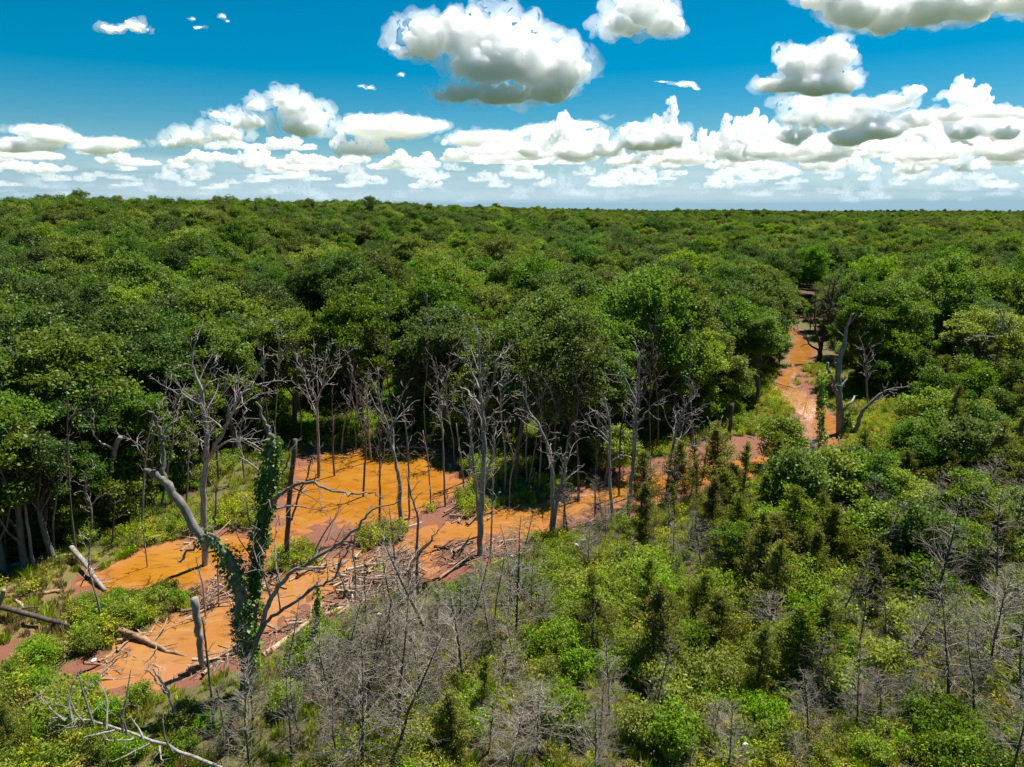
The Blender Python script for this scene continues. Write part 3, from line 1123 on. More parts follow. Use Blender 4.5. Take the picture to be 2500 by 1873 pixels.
def dead_tree(label, trunk, r0, r1=None, limbs=(), auto=0, spread=0.42, lo=0.45, seed=1, mat=None, name="dead_tree", tw=2, up=0.2, cat="tree", group=None, twsp=0.42, z0=None):
    """Trunk, drawn limbs (line, start radius, end radius) and AUTO more limbs that grow off the trunk; every limb is a part with its twigs."""
    r = np.random.default_rng(seed)
    mat = mat or GREY
    thin = 0.64 if name == "dead_tree" else 0.66
    r0 = r0 * thin
    foot = at(*trunk[0][:2])
    foot[2] = zland(foot[0], foot[1])
    FINE[0] = max(0.011, 0.00042 * math.hypot(foot[0], foot[1]))
    line = upright(foot, trunk)
    line[0] = foot
    line = np.concatenate([[foot + (foot - line[1]) * 0.04 - (0, 0, 0.35)], line])
    line = smooth_line(line, 4)
    L = along(line, 0)[2]
    if r1 is None:
        r1 = 0.02
    rad = r1 + (r0 - r1) * (1 - np.linspace(0, 1, len(line))) ** 0.85
    rad[0] *= 1.35
    rad[1:3] *= 1.12
    o = bpy.data.objects.new(name, None)
    COL.objects.link(o)
    o.location = foot
    tag(o, label, cat, group)
    t = Tubes()
    jit = line - foot + r.normal(size=line.shape) * min(0.03, r0 * 0.15)
    t.add(jit, rad, 9 if r0 > 0.15 else 6)
    if r1 <= 0.035 and tw:
        twigs(t, jit, rad, r, 2, 0.45, 0.14, 0.45)
    link("trunk", t.mesh("trunk", mat), o)
    for ln, a, b in limbs:
        q = smooth_line(upright(foot, ln), 4) - foot
        k = np.linspace(0, 1, len(q))
        q = q + np.stack([np.zeros(len(q)), np.sin(k * 3.0 + r.uniform(0, 6)) * 0.6 * k, np.zeros(len(q))], 1) + r.normal(size=q.shape) * 0.045 * np.minimum(1, 4 * k)[:, None]
        ra = b + (a - b) * (1 - k) ** 0.9
        ra = ra * thin
        t = Tubes().add(q, ra, 7)
        if tw:
            twigs(t, q, ra, r, tw, twsp, 0.42, 0.3)
        link("limb", t.mesh("limb", mat), o)
    for k in range(auto):
        f = lo + (1 - lo) * (k + r.uniform(0.1, 0.9)) / auto
        p, d, _ = along(jit, min(f, 0.985))
        a = np.interp(f, np.linspace(0, 1, len(rad)), rad)
        l = L * spread * (1.25 - f) * r.uniform(0.7, 1.3) + 0.4
        q = wobble(p, side_dir(d, r.uniform(0.5, 1.0), r, up), l, 8, 0.17, r, 0.05)
        ra = np.linspace(max(0.016, min(a * 0.55, l * 0.024)), 0.007, 8)
        t = Tubes().add(q, ra, 6)
        if tw:
            twigs(t, q, ra, r, tw, twsp, 0.45, 0.2)
        link("limb", t.mesh("limb", mat), o)
    return o


def vine_leaves(o, lines, n, spread, size, name="vine"):
    """Vine leaves hugging lines (relative to nothing: world points) as a part of the tree o."""
    C, D = [], []
    r = np.random.default_rng(len(lines) * 7 + n)
    base = np.array(o.location)
    for ln, wgt in lines:
        ln = np.asarray(ln)
        m = int(n * wgt)
        f = r.uniform(0, 1, m)
        k = np.linspace(0, 1, len(ln))
        p = np.array([np.interp(f, k, ln[:, j]) for j in range(3)]).T
        g = r.normal(size=(m, 3))
        g /= np.linalg.norm(g, axis=1, keepdims=True)
        lump = 0.25 + 1.5 * fbm(np.column_stack([f * 14, np.full(m, wgt * 9), np.zeros(m)]), 2, 5)
        keep = fbm(np.column_stack([f * 22 + 3, g[:, 0] * 1.2, g[:, 1] * 1.2 + 5]), 2, 8) > 0.40
        p, g, lump = p[keep], g[keep], lump[keep]
        m = len(p)
        hang = np.where(r.uniform(size=m) < 0.12, r.uniform(0, 1.0, m), 0.0)
        p = p - np.column_stack([np.zeros(m), np.zeros(m), hang])
        C.append(p + g * (spread * lump * r.uniform(0.55, 1.15, m))[:, None] - base)
        g[:, 2] -= 0.7
        D.append(g + r.normal(size=g.shape) * 0.4)
    C, D = np.concatenate(C), np.concatenate(D)
    V, F = leaf_cards(C, D, r.uniform(0.5, 1.0, len(C)) * np.exp(r.normal(size=len(C)) * 0.3) * 1.25 * size, 0.7, 0.12, r)
    return link(name, mesh_from(name, V, F, VINE), o)


LAND = []      # (x, y on the photograph, short phrase): the landmarks that labels refer to


def mark(x, y, phrase):
    LAND.append((x, y, phrase))


# the great vine-covered tree
T = [(602, 1691), (606, 1610), (597, 1545), (590, 1508), (586, 1447), (572, 1390), (541, 1341), (490, 1303), (431, 1218), (403, 1176), (380, 1158), (356, 1148)]
R_stem = [(606, 1610, 0), (612, 1560, 0.2), (618, 1467, 0.5), (627, 1365, 0.8), (640, 1284, 1.0), (648, 1218, 1.0), (656, 1149, 1.2), (667, 1088, 1.3), (668, 1060, 1.3), (658, 1035, 1.4), (651, 1002, 1.5), (640, 975, 1.5)]
vt = dead_tree("big dying forked tree with both stems wrapped in green vine, standing in the lower left", T, 0.46, 0.11, [
    (R_stem, 0.34, 0.06),
    ([(431, 1218), (403, 1173), (396, 1140), (390, 1096), (393, 1075), (384, 1043), (382, 1014), (374, 1000)], 0.15, 0.06),
    ([(393, 1078), (405, 1060), (427, 1035), (440, 1010)], 0.07, 0.02),
    ([(535, 1318), (508, 1302), (488, 1325), (460, 1341), (452, 1365), (434, 1367)], 0.11, 0.04),
    ([(520, 1300, -0.3), (516, 1280, -0.3), (525, 1226, -0.2), (531, 1181, 0), (528, 1160, 0)], 0.07, 0.02),
    ([(648, 1252, 1.0), (675, 1218, 0.8), (712, 1188, 0.4), (761, 1178, 0), (797, 1200, -0.4), (846, 1216, -0.8), (895, 1216, -1), (930, 1232, -1)], 0.14, 0.025),
    ([(656, 1190, 1.2), (671, 1157, 1.4), (700, 1145, 1.8), (716, 1096, 2), (735, 1070, 2.2)], 0.10, 0.02),
    ([(606, 1605, 0), (632, 1550, -0.4), (648, 1495, -0.8), (671, 1448, -1.0), (705, 1408, -1.2), (753, 1381, -1.4), (814, 1341, -1.6), (867, 1296, -1.8), (910, 1248, -2), (979, 1222, -2.2)], 0.19, 0.03),
    ([(628, 1555, -0.4), (650, 1522, -0.9), (683, 1491, -1.3), (724, 1467, -1.6), (773, 1436, -1.8), (812, 1424, -2), (820, 1394, -2), (842, 1357, -2.1), (846, 1330, -2)], 0.12, 0.03)],
    seed=2, name="vine_covered_tree", tw=2, twsp=0.6, mat=MIDGREY)
mark(600, 1500, "the big vine-covered tree")
f0 = at(602, 1691)
lnl = smooth_line(upright(f0, T), 4)
lnr = smooth_line(upright(f0, R_stem), 4)
vine_leaves(vt, [(lnl[3:14], 0.2), (lnl[12:29], 0.22), (lnr[1:30], 0.85)], 9000, 0.40, 0.14)

SIMPLE = [
    # label, trunk line (foot first), foot radius, top radius, limbs, auto limbs, spread, lowest limb, extra
    ("tall pale dead tree with wide forked crown behind the vine-covered tree", [(500, 1368), (499, 1300), (498, 1198), (503, 1130), (502, 1116), (504, 1059), (498, 1010), (492, 953), (472, 905), (468, 864), (482, 823)], 0.33, 0.03,
     [([(504, 1128), (517, 1108, -.3), (545, 1059, -.6), (570, 1002, -.8), (586, 962, -1), (610, 937, -1), (635, 884, -1), (643, 862, -1)], .2, .025), ([(492, 955), (515, 932, .4), (550, 920, .8), (582, 917, 1)], .08, .015), ([(494, 962), (512, 915, -.3), (525, 888, -.5), (528, 870)], .08, .015),
      ([(489, 990), (448, 962, .5), (399, 949, 1), (346, 923, 1.4)], .09, .012), ([(512, 1112), (545, 1084, -.8), (582, 1075, -1.2), (627, 1088, -1.6), (655, 1100, -2)], .11, .02), ([(586, 962, -1), (625, 940, -.6), (670, 930), (705, 935)], .06, .012)], 9, .3, .5, 3),
    ("leaning grey dead tree with crooked bare arms left of the vine-covered tree", [(478, 1190), (466, 1160), (448, 1116), (431, 1059), (425, 1027), (407, 1002), (404, 960)], 0.2, 0.02, [([(455, 1140), (470, 1105, -.5), (488, 1085, -.8), (495, 1075)], .07, .02)], 6, .5, .35, 4),
    ("broken-topped pale trunk with one crooked arm to its left", [(262, 1283), (266, 1220), (269, 1157), (281, 1096), (293, 1067)], 0.28, 0.15, [([(273, 1096), (262, 1084, -.4), (244, 1071, -.6), (228, 1043, -.8), (212, 1026), (195, 1012, -1)], .12, .03), ([(230, 1045, -.8), (224, 1010), (226, 978), (244, 945)], .07, .012), ([(268, 1090), (235, 1088, .4), (203, 1089, .5), (183, 1116, .5)], .07, .015)], 0, .3, .7, 5),
    ("thin dark dead pole with short side twigs at the far left bank", [(187, 1360), (181, 1310), (175, 1259), (165, 1116), (165, 994), (160, 945)], 0.12, 0.02, [], 9, .22, .4, 6),
    ("slim grey-barked trunk at the left edge of the photo", [(83, 1388), (72, 1310), (61, 1238), (49, 1157), (42, 1075), (38, 1045)], 0.15, 0.04, [([(58, 1180), (68, 1150), (64, 1100)], .05, .015)], 5, .2, .5, 7),
    ("short curved dead trunk beside the shaded forest at left", [(134, 1354), (130, 1290), (134, 1238), (150, 1157), (156, 1130)], 0.13, 0.03, [], 4, .25, .5, 8),
    ("slim bare tree with a V-shaped crown at the pond's left corner", [(777, 1157), (778, 1110), (777, 1075), (775, 1020), (776, 978), (790, 930), (797, 852)], 0.24, 0.03, [([(775, 985), (757, 940, .5), (730, 890, .8), (712, 862, 1)], .11, .015), ([(785, 945), (815, 900, -.6), (838, 872, -.8), (870, 850, -1)], .09, .015), ([(777, 960), (770, 900), (764, 850), (760, 820)], .09, .015)], 10, .38, .5, 9),
    ("brown broken trunk with a second thin stem on the mud bank left of the pond", [(700, 1374), (702, 1300), (708, 1198), (720, 1071)], 0.24, 0.13, [([(712, 1270), (735, 1200, -.4), (752, 1150, -.6), (763, 1078, -.8)], .1, .03)], 1, .2, .6, 10),
    ("thick dead tree with a knotted trunk rising from the pond's near shore", [(981, 1284), (977, 1230), (975, 1177), (966, 1130), (955, 1084), (946, 1042), (926, 978), (922, 896)], 0.27, 0.03, [([(955, 1078), (930, 1030, -.5), (905, 1005, -.7), (880, 985, -1)], .1, .015), ([(950, 1050), (975, 1000, .5), (985, 960, .6), (1000, 935)], .08, .015)], 6, .32, .45, 11),
    ("slim bare pole beside the knotted trunk in the pond", [(999, 1256), (998, 1190), (997, 1116), (987, 1014), (982, 985)], 0.13, 0.03, [], 5, .16, .5, 12),
    ("short thin dead stem standing in the right half of the pond", [(1052, 1222), (1048, 1170), (1044, 1116), (1032, 1051)], 0.11, 0.03, [], 3, .14, .5, 13),
    ("tall thin dead tree at the pond's right shore", [(1087, 1230), (1084, 1160), (1081, 1075), (1071, 970), (1062, 884)], 0.15, 0.02, [], 9, .24, .5, 14),
    ("short grey stub leaning beside the pond's right corner", [(1132, 1186), (1124, 1110), (1113, 1034)], 0.13, 0.05, [], 1, .12, .6, 15),
    ("tallest bare dead tree with a dense grey crown, middle of the creek bank", [(1172, 1354), (1174, 1280), (1176, 1198), (1182, 1096), (1180, 1040), (1176, 985), (1170, 900), (1168, 811)], 0.33, 0.03, [([(1178, 1000), (1195, 960, -.5), (1206, 930, -.8), (1212, 880, -1), (1240, 860), (1262, 850)], .15, .015), ([(1178, 995), (1146, 962, .6), (1124, 945, 1), (1112, 920)], .12, .02), ([(1174, 960), (1150, 900, .5), (1135, 850, .8), (1120, 800, 1)], .1, .015), ([(1206, 930), (1235, 940, -.8), (1262, 920, -1)], .07, .012), ([(1172, 920), (1190, 860, -.4), (1194, 815)], .08, .012)], 11, .3, .5, 16),
    ("many-stemmed grey dead tree in front of the tallest bare tree", [(1171, 1300), (1163, 1205), (1152, 1090), (1140, 1020), (1125, 960)], 0.2, 0.02, [([(1168, 1240), (1190, 1160, -.6), (1206, 1080, -1), (1212, 1036)], .14, .02), ([(1160, 1180), (1140, 1120, -.4), (1118, 1095)], .08, .015)], 7, .3, .4, 17),
    ("slender dead sapling right of the tallest bare tree", [(1197, 1378), (1199, 1310), (1201, 1259), (1203, 1177), (1198, 1150)], 0.12, 0.02, [([(1200, 1240), (1215, 1215), (1222, 1198)], .05, .015)], 4, .2, .5, 18),
    ("dark leaning trunk in the shade at the forest foot", [(1256, 1187), (1262, 1130), (1268, 1075), (1284, 994)], 0.27, 0.14, [], 2, .2, .6, 19),
    ("twin-stemmed dead tree leaning left over the creek", [(1347, 1316), (1348, 1230), (1349, 1157), (1340, 1100), (1313, 1035), (1288, 994), (1284, 929)], 0.25, 0.025, [([(1350, 1300), (1362, 1220, -.3), (1378, 1157, -.4), (1382, 1088, -.5), (1390, 1060)], .16, .03), ([(1322, 1050), (1290, 1040, .6), (1265, 1025, 1)], .09, .015), ([(1345, 1140), (1342, 1110, -.5), (1346, 1080)], .1, .05)], 6, .28, .5, 20),
    ("straight grey dead trunk just right of the twin-stemmed dead tree", [(1376, 1303), (1378, 1230), (1380, 1150), (1384, 1116)], 0.13, 0.05, [([(1380, 1150), (1400, 1090, .4), (1440, 1070, .6)], .06, .012)], 3, .25, .5, 21),
    ("narrow dark dead stem standing in the middle of the creek", [(1453, 1260), (1454, 1180), (1455, 1096), (1452, 1050)], 0.12, 0.03, [], 5, .22, .4, 22),
    ("dead tree with a tangle of grey twigs hanging to its left over the creek", [(1496, 1264), (1490, 1190), (1488, 1137), (1488, 1035), (1480, 994), (1478, 970)], 0.22, 0.03, [([(1489, 1080), (1450, 1040, .4), (1410, 1030, .8), (1385, 1070, 1)], .1, .015), ([(1488, 1050), (1455, 1000, -.5), (1425, 1010, -.8)], .09, .015)], 7, .35, .4, 23),
    ("tall straight dead tree with one long arm reaching right", [(1532, 1264), (1540, 1190), (1547, 1116), (1553, 1050), (1557, 994), (1561, 892), (1566, 850)], 0.26, 0.02, [([(1556, 1040), (1575, 1015, -.5), (1597, 990, -.8), (1654, 953, -1.2)], .12, .015), ([(1557, 990), (1535, 940, .5), (1515, 900, .8), (1508, 850)], .1, .015), ([(1546, 1120), (1515, 1110, -.5), (1495, 1118, -.8)], .08, .03)], 6, .3, .5, 24),
    ("leaning dead tree at the creek bend with drooping right branches", [(1626, 1222), (1634, 1150), (1646, 1075), (1662, 1020), (1687, 970), (1692, 930)], 0.2, 0.02, [([(1655, 1040), (1690, 1010, -.5), (1720, 1040, -.8)], .09, .015), ([(1648, 1070), (1690, 1085, .5), (1730, 1090, .8)], .07, .015)], 8, .4, .4, 25),
    ("short splintered brown stump trunk below the far bank oaks", [(1779, 1074), (1784, 1030), (1787, 988)], 0.3, 0.16, [], 0, .2, .5, 26),
    ("small crooked dead tree arching over the mud right of the creek bend", [(1716, 1165), (1724, 1110), (1740, 1075), (1768, 1030)], 0.14, 0.02, [([(1730, 1095), (1760, 1100, -.3), (1785, 1092, -.5)], .06, .012), ([(1722, 1120), (1690, 1085), (1660, 1078)], .06, .012)], 5, .4, .4, 27),
    ("big dark dead tree beside the far bend of the creek", [(1999, 880), (2004, 850), (2007, 835), (2020, 795), (2031, 731), (2039, 674)], 0.62, 0.03, [([(2004, 850), (1993, 813), (1988, 780, .5), (1985, 700, 1)], .36, .04), ([(2002, 856), (1982, 845, -.5), (1962, 821, -.8), (1935, 805, -1.2)], .28, .03), ([(2018, 800), (2048, 770, -.5), (2066, 730), (2080, 660)], .3, .03), ([(2010, 825), (2035, 800, .6), (2060, 740, 1)], .22, .03)], 16, .45, .35, 28),
    ("great broken dead tree draped with vine at the right bank, one limb arching right", [(2052, 1052), (2050, 1000), (2048, 955), (2048, 894), (2060, 845), (2068, 796), (2082, 764)], 0.66, 0.06, [([(2046, 962), (2034, 945, -.4), (2027, 927, -.5), (2018, 886, -.6)], .34, .17), ([(2049, 960), (2042, 920, .4), (2037, 884, .4)], .3, .2), ([(2068, 1060), (2090, 1045, -.3), (2105, 1004, -.5), (2137, 967, -.6), (2170, 947, -.8), (2214, 941, -1)], .38, .06), ([(2054, 1010), (2042, 995, -.6), (2030, 990, -.9), (2005, 988, -1.2)], .12, .04), ([(2056, 940), (2075, 915, .5), (2085, 905)], .13, .05), ([(2058, 1000), (2070, 985, -.5), (2090, 970)], .24, .12)], 4, .25, .65, 29),
    ("white bare snag with spreading arms rising out of the leaves at right", [(2446, 1010), (2444, 930), (2438, 853), (2442, 813), (2450, 780), (2430, 738)], 0.24, 0.03, [([(2437, 830), (2418, 821, -.4), (2381, 819, -.8), (2349, 834, -1.2)], .13, .02), ([(2443, 815), (2464, 800, -.4), (2490, 782, -.6)], .1, .02), ([(2448, 785), (2430, 776), (2412, 772)], .06, .015)], 3, .3, .75, 30),
    ("grey dead crown standing between leafy oaks at upper left", [(75, 1190), (70, 1080), (64, 960), (61, 909), (62, 843)], 0.2, 0.02, [([(62, 930), (40, 890, .5), (24, 868, .8)], .09, .012), ([(64, 940), (92, 915, -.5), (112, 880, -.8), (130, 870)], .09, .012)], 8, .3, .65, 31),
    ("thick grey sawn-off pole standing at the near edge of the lower pool", [(494, 1620), (488, 1570), (484, 1540), (475, 1462)], 0.2, 0.17, [], 0, .2, .5, 32),
    ("tall thin dark pole in front of the lower pool", [(523, 1793), (519, 1740), (515, 1691), (504, 1589), (494, 1508)], 0.1, 0.03, [], 4, .14, .35, 33),
    ("small crooked dead tree with a Y-shaped fork by the lower pool's near end", [(437, 1780), (431, 1750), (423, 1723), (403, 1679), (385, 1650), (374, 1634)], 0.13, 0.03, [([(410, 1692), (395, 1684, -.3), (366, 1674, -.4), (337, 1657, -.5)], .07, .03)], 2, .2, .6, 34),
    ("slim grey dead stem on the green bank left of the pool", [(248, 1517), (242, 1480), (232, 1447), (217, 1386), (222, 1312)], 0.1, 0.02, [([(219, 1380), (224, 1350), (238, 1325)], .05, .012)], 4, .2, .5, 35),
    ("thin dead stick tree standing in the middle pool", [(358, 1374), (353, 1325), (348, 1284)], 0.07, 0.02, [], 2, .2, .5, 36),
    ("thin dark stem on the grassy left bank below the forest", [(273, 1333), (277, 1280), (281, 1223)], 0.1, 0.03, [], 2, .2, .5, 37),
    ("slim crooked stem at the far end of the mud spit", [(500, 1492), (495, 1430), (486, 1395), (478, 1360)], 0.08, 0.02, [], 3, .25, .4, 38),
    ("thin straight dead stem left of the vine-covered tree", [(533, 1468), (532, 1410), (531, 1360)], 0.08, 0.03, [], 2, .15, .5, 39),
    ("bare dead stem in the muddy middle of the driftwood", [(868, 1463), (867, 1390), (862, 1350), (866, 1304)], 0.1, 0.03, [], 3, .25, .4, 40),
    ("bent dead stem leaning left at the driftwood's lower end", [(846, 1459), (838, 1425), (826, 1394), (830, 1345)], 0.1, 0.02, [], 4, .3, .4, 41),
    ("two-armed dead tree rising out of the driftwood jam", [(1020, 1452), (1018, 1390), (1018, 1325), (1020, 1264), (1004, 1210), (994, 1160)], 0.17, 0.03, [([(1019, 1360), (1045, 1322, -.4), (1065, 1305, -.6), (1082, 1290, -.8)], .1, .02), ([(1010, 1440), (1000, 1400, -.5), (1010, 1370, -.6), (1020, 1345, -.6)], .11, .07)], 3, .25, .55, 42),
    ("dark trunk stub and fork leaning at the driftwood's right", [(1003, 1448), (998, 1405), (1004, 1375), (1030, 1338), (1060, 1318)], 0.13, 0.03, [], 3, .3, .5, 43),
    ("small grey standing snag among the green at lower right", [(1820, 1522), (1822, 1495), (1824, 1465)], 0.13, 0.05, [], 5, .35, .2, 44),
    ("bare grey tree behind the left end of the pond", [(598, 1180), (592, 1120), (585, 1060), (594, 1010)], 0.14, 0.02, [], 8, .3, .4, 45),
    ("grey twiggy dead tree in front of the oaks beyond the pond", [(905, 1120), (900, 1040), (895, 960), (900, 905)], 0.15, 0.02, [], 9, .3, .45, 46),
    ("pale dead sapling right of the pond under the oaks", [(1290, 1186), (1302, 1120), (1312, 1060)], 0.1, 0.03, [], 4, .2, .5, 47),
    ("dark thin tree trunk between pond and forest edge", [(934, 1102), (926, 1030), (920, 955), (925, 900)], 0.15, 0.04, [], 5, .2, .6, 48),
    ("bleached dead stub right of the narrow far creek", [(2120, 1010), (2115, 930), (2112, 870), (2098, 820)], 0.16, 0.03, [([(2113, 890), (2130, 850), (2150, 830)], .07, .015)], 6, .3, .4, 49),
]
for (label, tr, r0, r1, limbs, auto, spread, lo, sd) in SIMPLE:
    o = dead_tree(label, tr, r0, r1, limbs, auto, spread, lo, sd, mat=DARKDEAD if ("dark" in label or "brown" in label) else GREY, group="dead trees along the water")
    x, y = tr[len(tr) // 2][:2]
    if "vine" in label and "draped" in label:
        a = at(2007, 1083)
        vine_leaves(o, [(upright(a, [(2007, 1083), (2004, 1000), (2010, 910)]), 0.7), (upright(at(2052, 1052), [(2052, 1052), (2075, 1035), (2060, 1000)]), 0.5)], 2200, 0.45, 0.2)
for x, y, ph in [(500, 1150, "the wide-forked pale tree"), (270, 1180, "the broken-topped pale trunk"), (165, 1150, "the far-left dark pole"), (777, 1000, "the V-crowned bare tree"), (708, 1200, "the brown broken trunk"),
                 (965, 1130, "the knotted trunk in the pond"), (1075, 1060, "the pond's thin tree"), (1175, 1050, "the tallest bare tree"), (1262, 1110, "the dark leaning trunk"), (1345, 1150, "the twin-stemmed dead tree"),
                 (1488, 1130, "the twig-tangled dead tree"), (1550, 1060, "the long-armed dead tree"), (1650, 1080, "the bend's leaning tree"), (1784, 1030, "the splintered brown stump"), (2010, 780, "the big dark dead tree"),
                 (2055, 920, "the vine-draped broken tree"), (2440, 830, "the white snag"), (64, 900, "the grey dead crown"), (485, 1540, "the sawn-off pole"), (420, 1720, "the Y-forked dead tree"), (1020, 1330, "the two-armed dead tree"), (1822, 1495, "the small grey snag")]:
    mark(x, y, ph)

# slim dead trees standing all along the front of the forest
rs = np.random.default_rng(45)
SLIM = []
for x, y in [(345, 1290), (455, 1225), (540, 1180), (640, 1110), (672, 1096), (735, 1086), (830, 1094), (868, 1098), (960, 1085), (1110, 1130), (1140, 1165), (1235, 1195), (1310, 1190), (1405, 1215), (1475, 1165), (1580, 1150), (1600, 1110), (1690, 1075), (215, 1330), (110, 1370), (20, 1395), (1560, 1200), (1340, 1205), (925, 1270), (820, 1150), (1190, 1215), (1650, 1170), (400, 1240), (570, 1135), (1045, 1085), (1280, 1180), (1450, 1150), (1250, 1225), (1505, 1205), (890, 1200)]:
    x, y = x + rs.uniform(-8, 8), y + rs.uniform(-4, 4)
    hgt = rs.uniform(170, 360)
    ln = [(x, y)]
    dx = rs.normal() * 9
    for k in range(1, 5):
        dx += rs.normal() * 7
        ln.append((x + dx * k / 2, y - hgt * k / 4))
    r_ = rs.uniform(0.11, 0.19)
    dk = rs.uniform() < 0.35
    o = dead_tree("slim", ln, r_, 0.018, [], int(rs.integers(6, 11)), rs.uniform(.2, .34), rs.uniform(.35, .6), int(rs.integers(1e6)), DARKDEAD if dk else GREY, group="slim dead trees before the forest", twsp=.5)
    SLIM.append((o, "snag", ("thin dark" if dk else "slim grey") + (" short" if hgt < 240 else " tall") + " dead tree", "slim dead trees before the forest", x, y, hgt))

# a dead stub wholly covered with vine
vs_ = dead_tree("narrow stub wholly wrapped in green vine right of the big vine-covered tree", [(769, 1598), (772, 1540), (774, 1470), (775, 1418)], 0.12, 0.04, [], 0, seed=60, name="vine_covered_stub", tw=0)
vine_leaves(vs_, [(upright(at(769, 1598), [(769, 1590), (772, 1540), (774, 1480), (775, 1440)]), 1.0)], 900, 0.2, 0.12)
mark(772, 1500, "the narrow vine-wrapped stub")


# ------------------------------------------------------------------ fallen logs and driftwood
def log(label, pts, r0, r1, seed=1, mat=None, lift=None, stubs=3, group="fallen logs", name="fallen_log"):
    """A trunk lying on the ground along picture points; the log's own twigs and broken stubs are parts."""
    r = np.random.default_rng(seed)
    r0, r1 = 0.8 * r0, 0.72 * r1
    P = np.array([at(x, y, -0.1 + (lift[k] if lift else 0)) for k, (x, y) in enumerate(pts)])
    for k in range(len(P)):
        P[k, 2] = max(zland(P[k, 0], P[k, 1]), WLEV - 0.05) + (r0 + (r1 - r0) * k / (len(P) - 1)) * 0.6 + (lift[k] if lift else 0)
    P = smooth_line(P, 4)
    P = P + r.normal(size=P.shape) * 0.025
    c = P.mean(0)
    o = bpy.data.objects.new(name, None)
    COL.objects.link(o)
    o.location = c
    ra = np.linspace(r0, r1, len(P))
    link("stem", Tubes().add(P - c, ra, 9).mesh("stem", mat or LOGW), o)
    for k in range(stubs):
        f = r.uniform(0.25, 0.95)
        p, d, L = along(P - c, f)
        l = r.uniform(0.3, 0.9) + 0.1 * L
        t = Tubes()
        q = wobble(p, side_dir(d, r.uniform(0.5, 1.1), r, 0.35), l, 4, 0.15, r)
        a = np.linspace(max(0.02, np.interp(f, np.linspace(0, 1, len(ra)), ra) * 0.45), 0.012, 4)
        t.add(q, a, 5)
        twigs(t, q, a, r, 1, 0.4, 0.5, 0.3)
        link("branch_stub", t.mesh("branch_stub", mat or LOGW), o)
    return tag(o, label, 'log', group)


log("thick grey log lying raised over the dry grass at the left edge", [(-60, 1478), (60, 1505), (187, 1540)], .2, .15, 1, DARKDEAD, [.5, .5, .1], 1)
log("long reddish log sliding from the bank into the lower pool", [(289, 1537), (345, 1552), (395, 1576), (455, 1595)], .19, .08, 2, None, [.25, .15, .05, 0], 2)
log("slim log crossing the end of the long reddish log", [(360, 1563), (400, 1533), (443, 1503)], .09, .07, 3, None, None, 1)
log("thin reddish branch in the water left of the lower pool's middle", [(285, 1573), (318, 1590), (352, 1606)], .08, .05, 4, None, None, 1)
log("thin broken branch in the water at the pool's near side", [(368, 1613), (398, 1624), (430, 1636)], .08, .05, 5, None, None, 1)
log("grey log with broken end on dry grass left of the pool", [(12, 1464), (80, 1458), (148, 1442)], .14, .12, 6, None, None, 2)
log("long pale log in front of the trees at far left", [(-20, 1400), (80, 1378), (182, 1356)], .17, .13, 7, PALEW, None, 2)
log("thick leaning log running from the bank into the upper pool", [(178, 1340), (215, 1385), (256, 1436)], .2, .15, 8, GREY, [.7, .4, 0], 2)
log("long pale log along the right bank of the lower pool", [(643, 1598), (700, 1560), (753, 1524), (838, 1483)], .2, .11, 9, PALEW, None, 2)
log("curved pale log lying across the pond's far side", [(930, 1098), (960, 1088), (995, 1086), (1040, 1090), (1078, 1096)], .12, .06, 10, PALEW, [.2, .4, .5, .4, .1], 2)
log("pale straight log on the bare bank below the creek", [(1197, 1384), (1250, 1365), (1304, 1344)], .14, .1, 11, PALEW, None, 1)
log("short dark log on the mud above the upper pool", [(415, 1289), (436, 1284), (458, 1288)], .17, .15, 12, None, None, 0)
log("reddish branch on mud at the lower pool's left end", [(240, 1610), (262, 1596), (284, 1580)], .09, .05, 13, None, None, 2)
log("short stick standing across the lower pool's left tip", [(260, 1603), (263, 1625), (264, 1643)], .06, .04, 14, None, None, 0)
log("long thin branch lying across the pool's near end", [(244, 1652), (300, 1648), (366, 1637)], .08, .04, 15, None, None, 3)
log("dark half-sunk log by the sawn-off pole", [(436, 1640), (462, 1636), (490, 1624)], .13, .09, 16, None, None, 1)
log("log lying along the muddy shore behind the two-armed dead tree", [(905, 1330), (960, 1300), (1030, 1270)], .12, .07, 17, PALEW, None, 2)
log("dark log under the oaks beyond the far creek bank", [(1760, 1060), (1800, 1066), (1838, 1072)], .12, .08, 18, None, None, 1)
log("grey fallen branch across the narrow far creek", [(1890, 930), (1930, 942), (1962, 940)], .1, .05, 19, GREY, [.2, .2, .1], 3)
log("grey log lying at the creek's upper right bank", [(1350, 1228), (1400, 1212), (1450, 1200)], .11, .08, 20, GREY, None, 2)
log("pale stick pile log at the pool's far end", [(560, 1452), (610, 1436), (655, 1420)], .1, .06, 21, PALEW, None, 2)
log("short thick grey stub log on the dry grass", [(40, 1470), (52, 1485), (62, 1492)], .12, .1, 22, PALEW, None, 0)
log("leaning broken post at the left edge of the dry grass", [(-4, 1478), (2, 1470), (12, 1450)], .17, .14, 23, GREY, [0, .6, 1.5], 0)
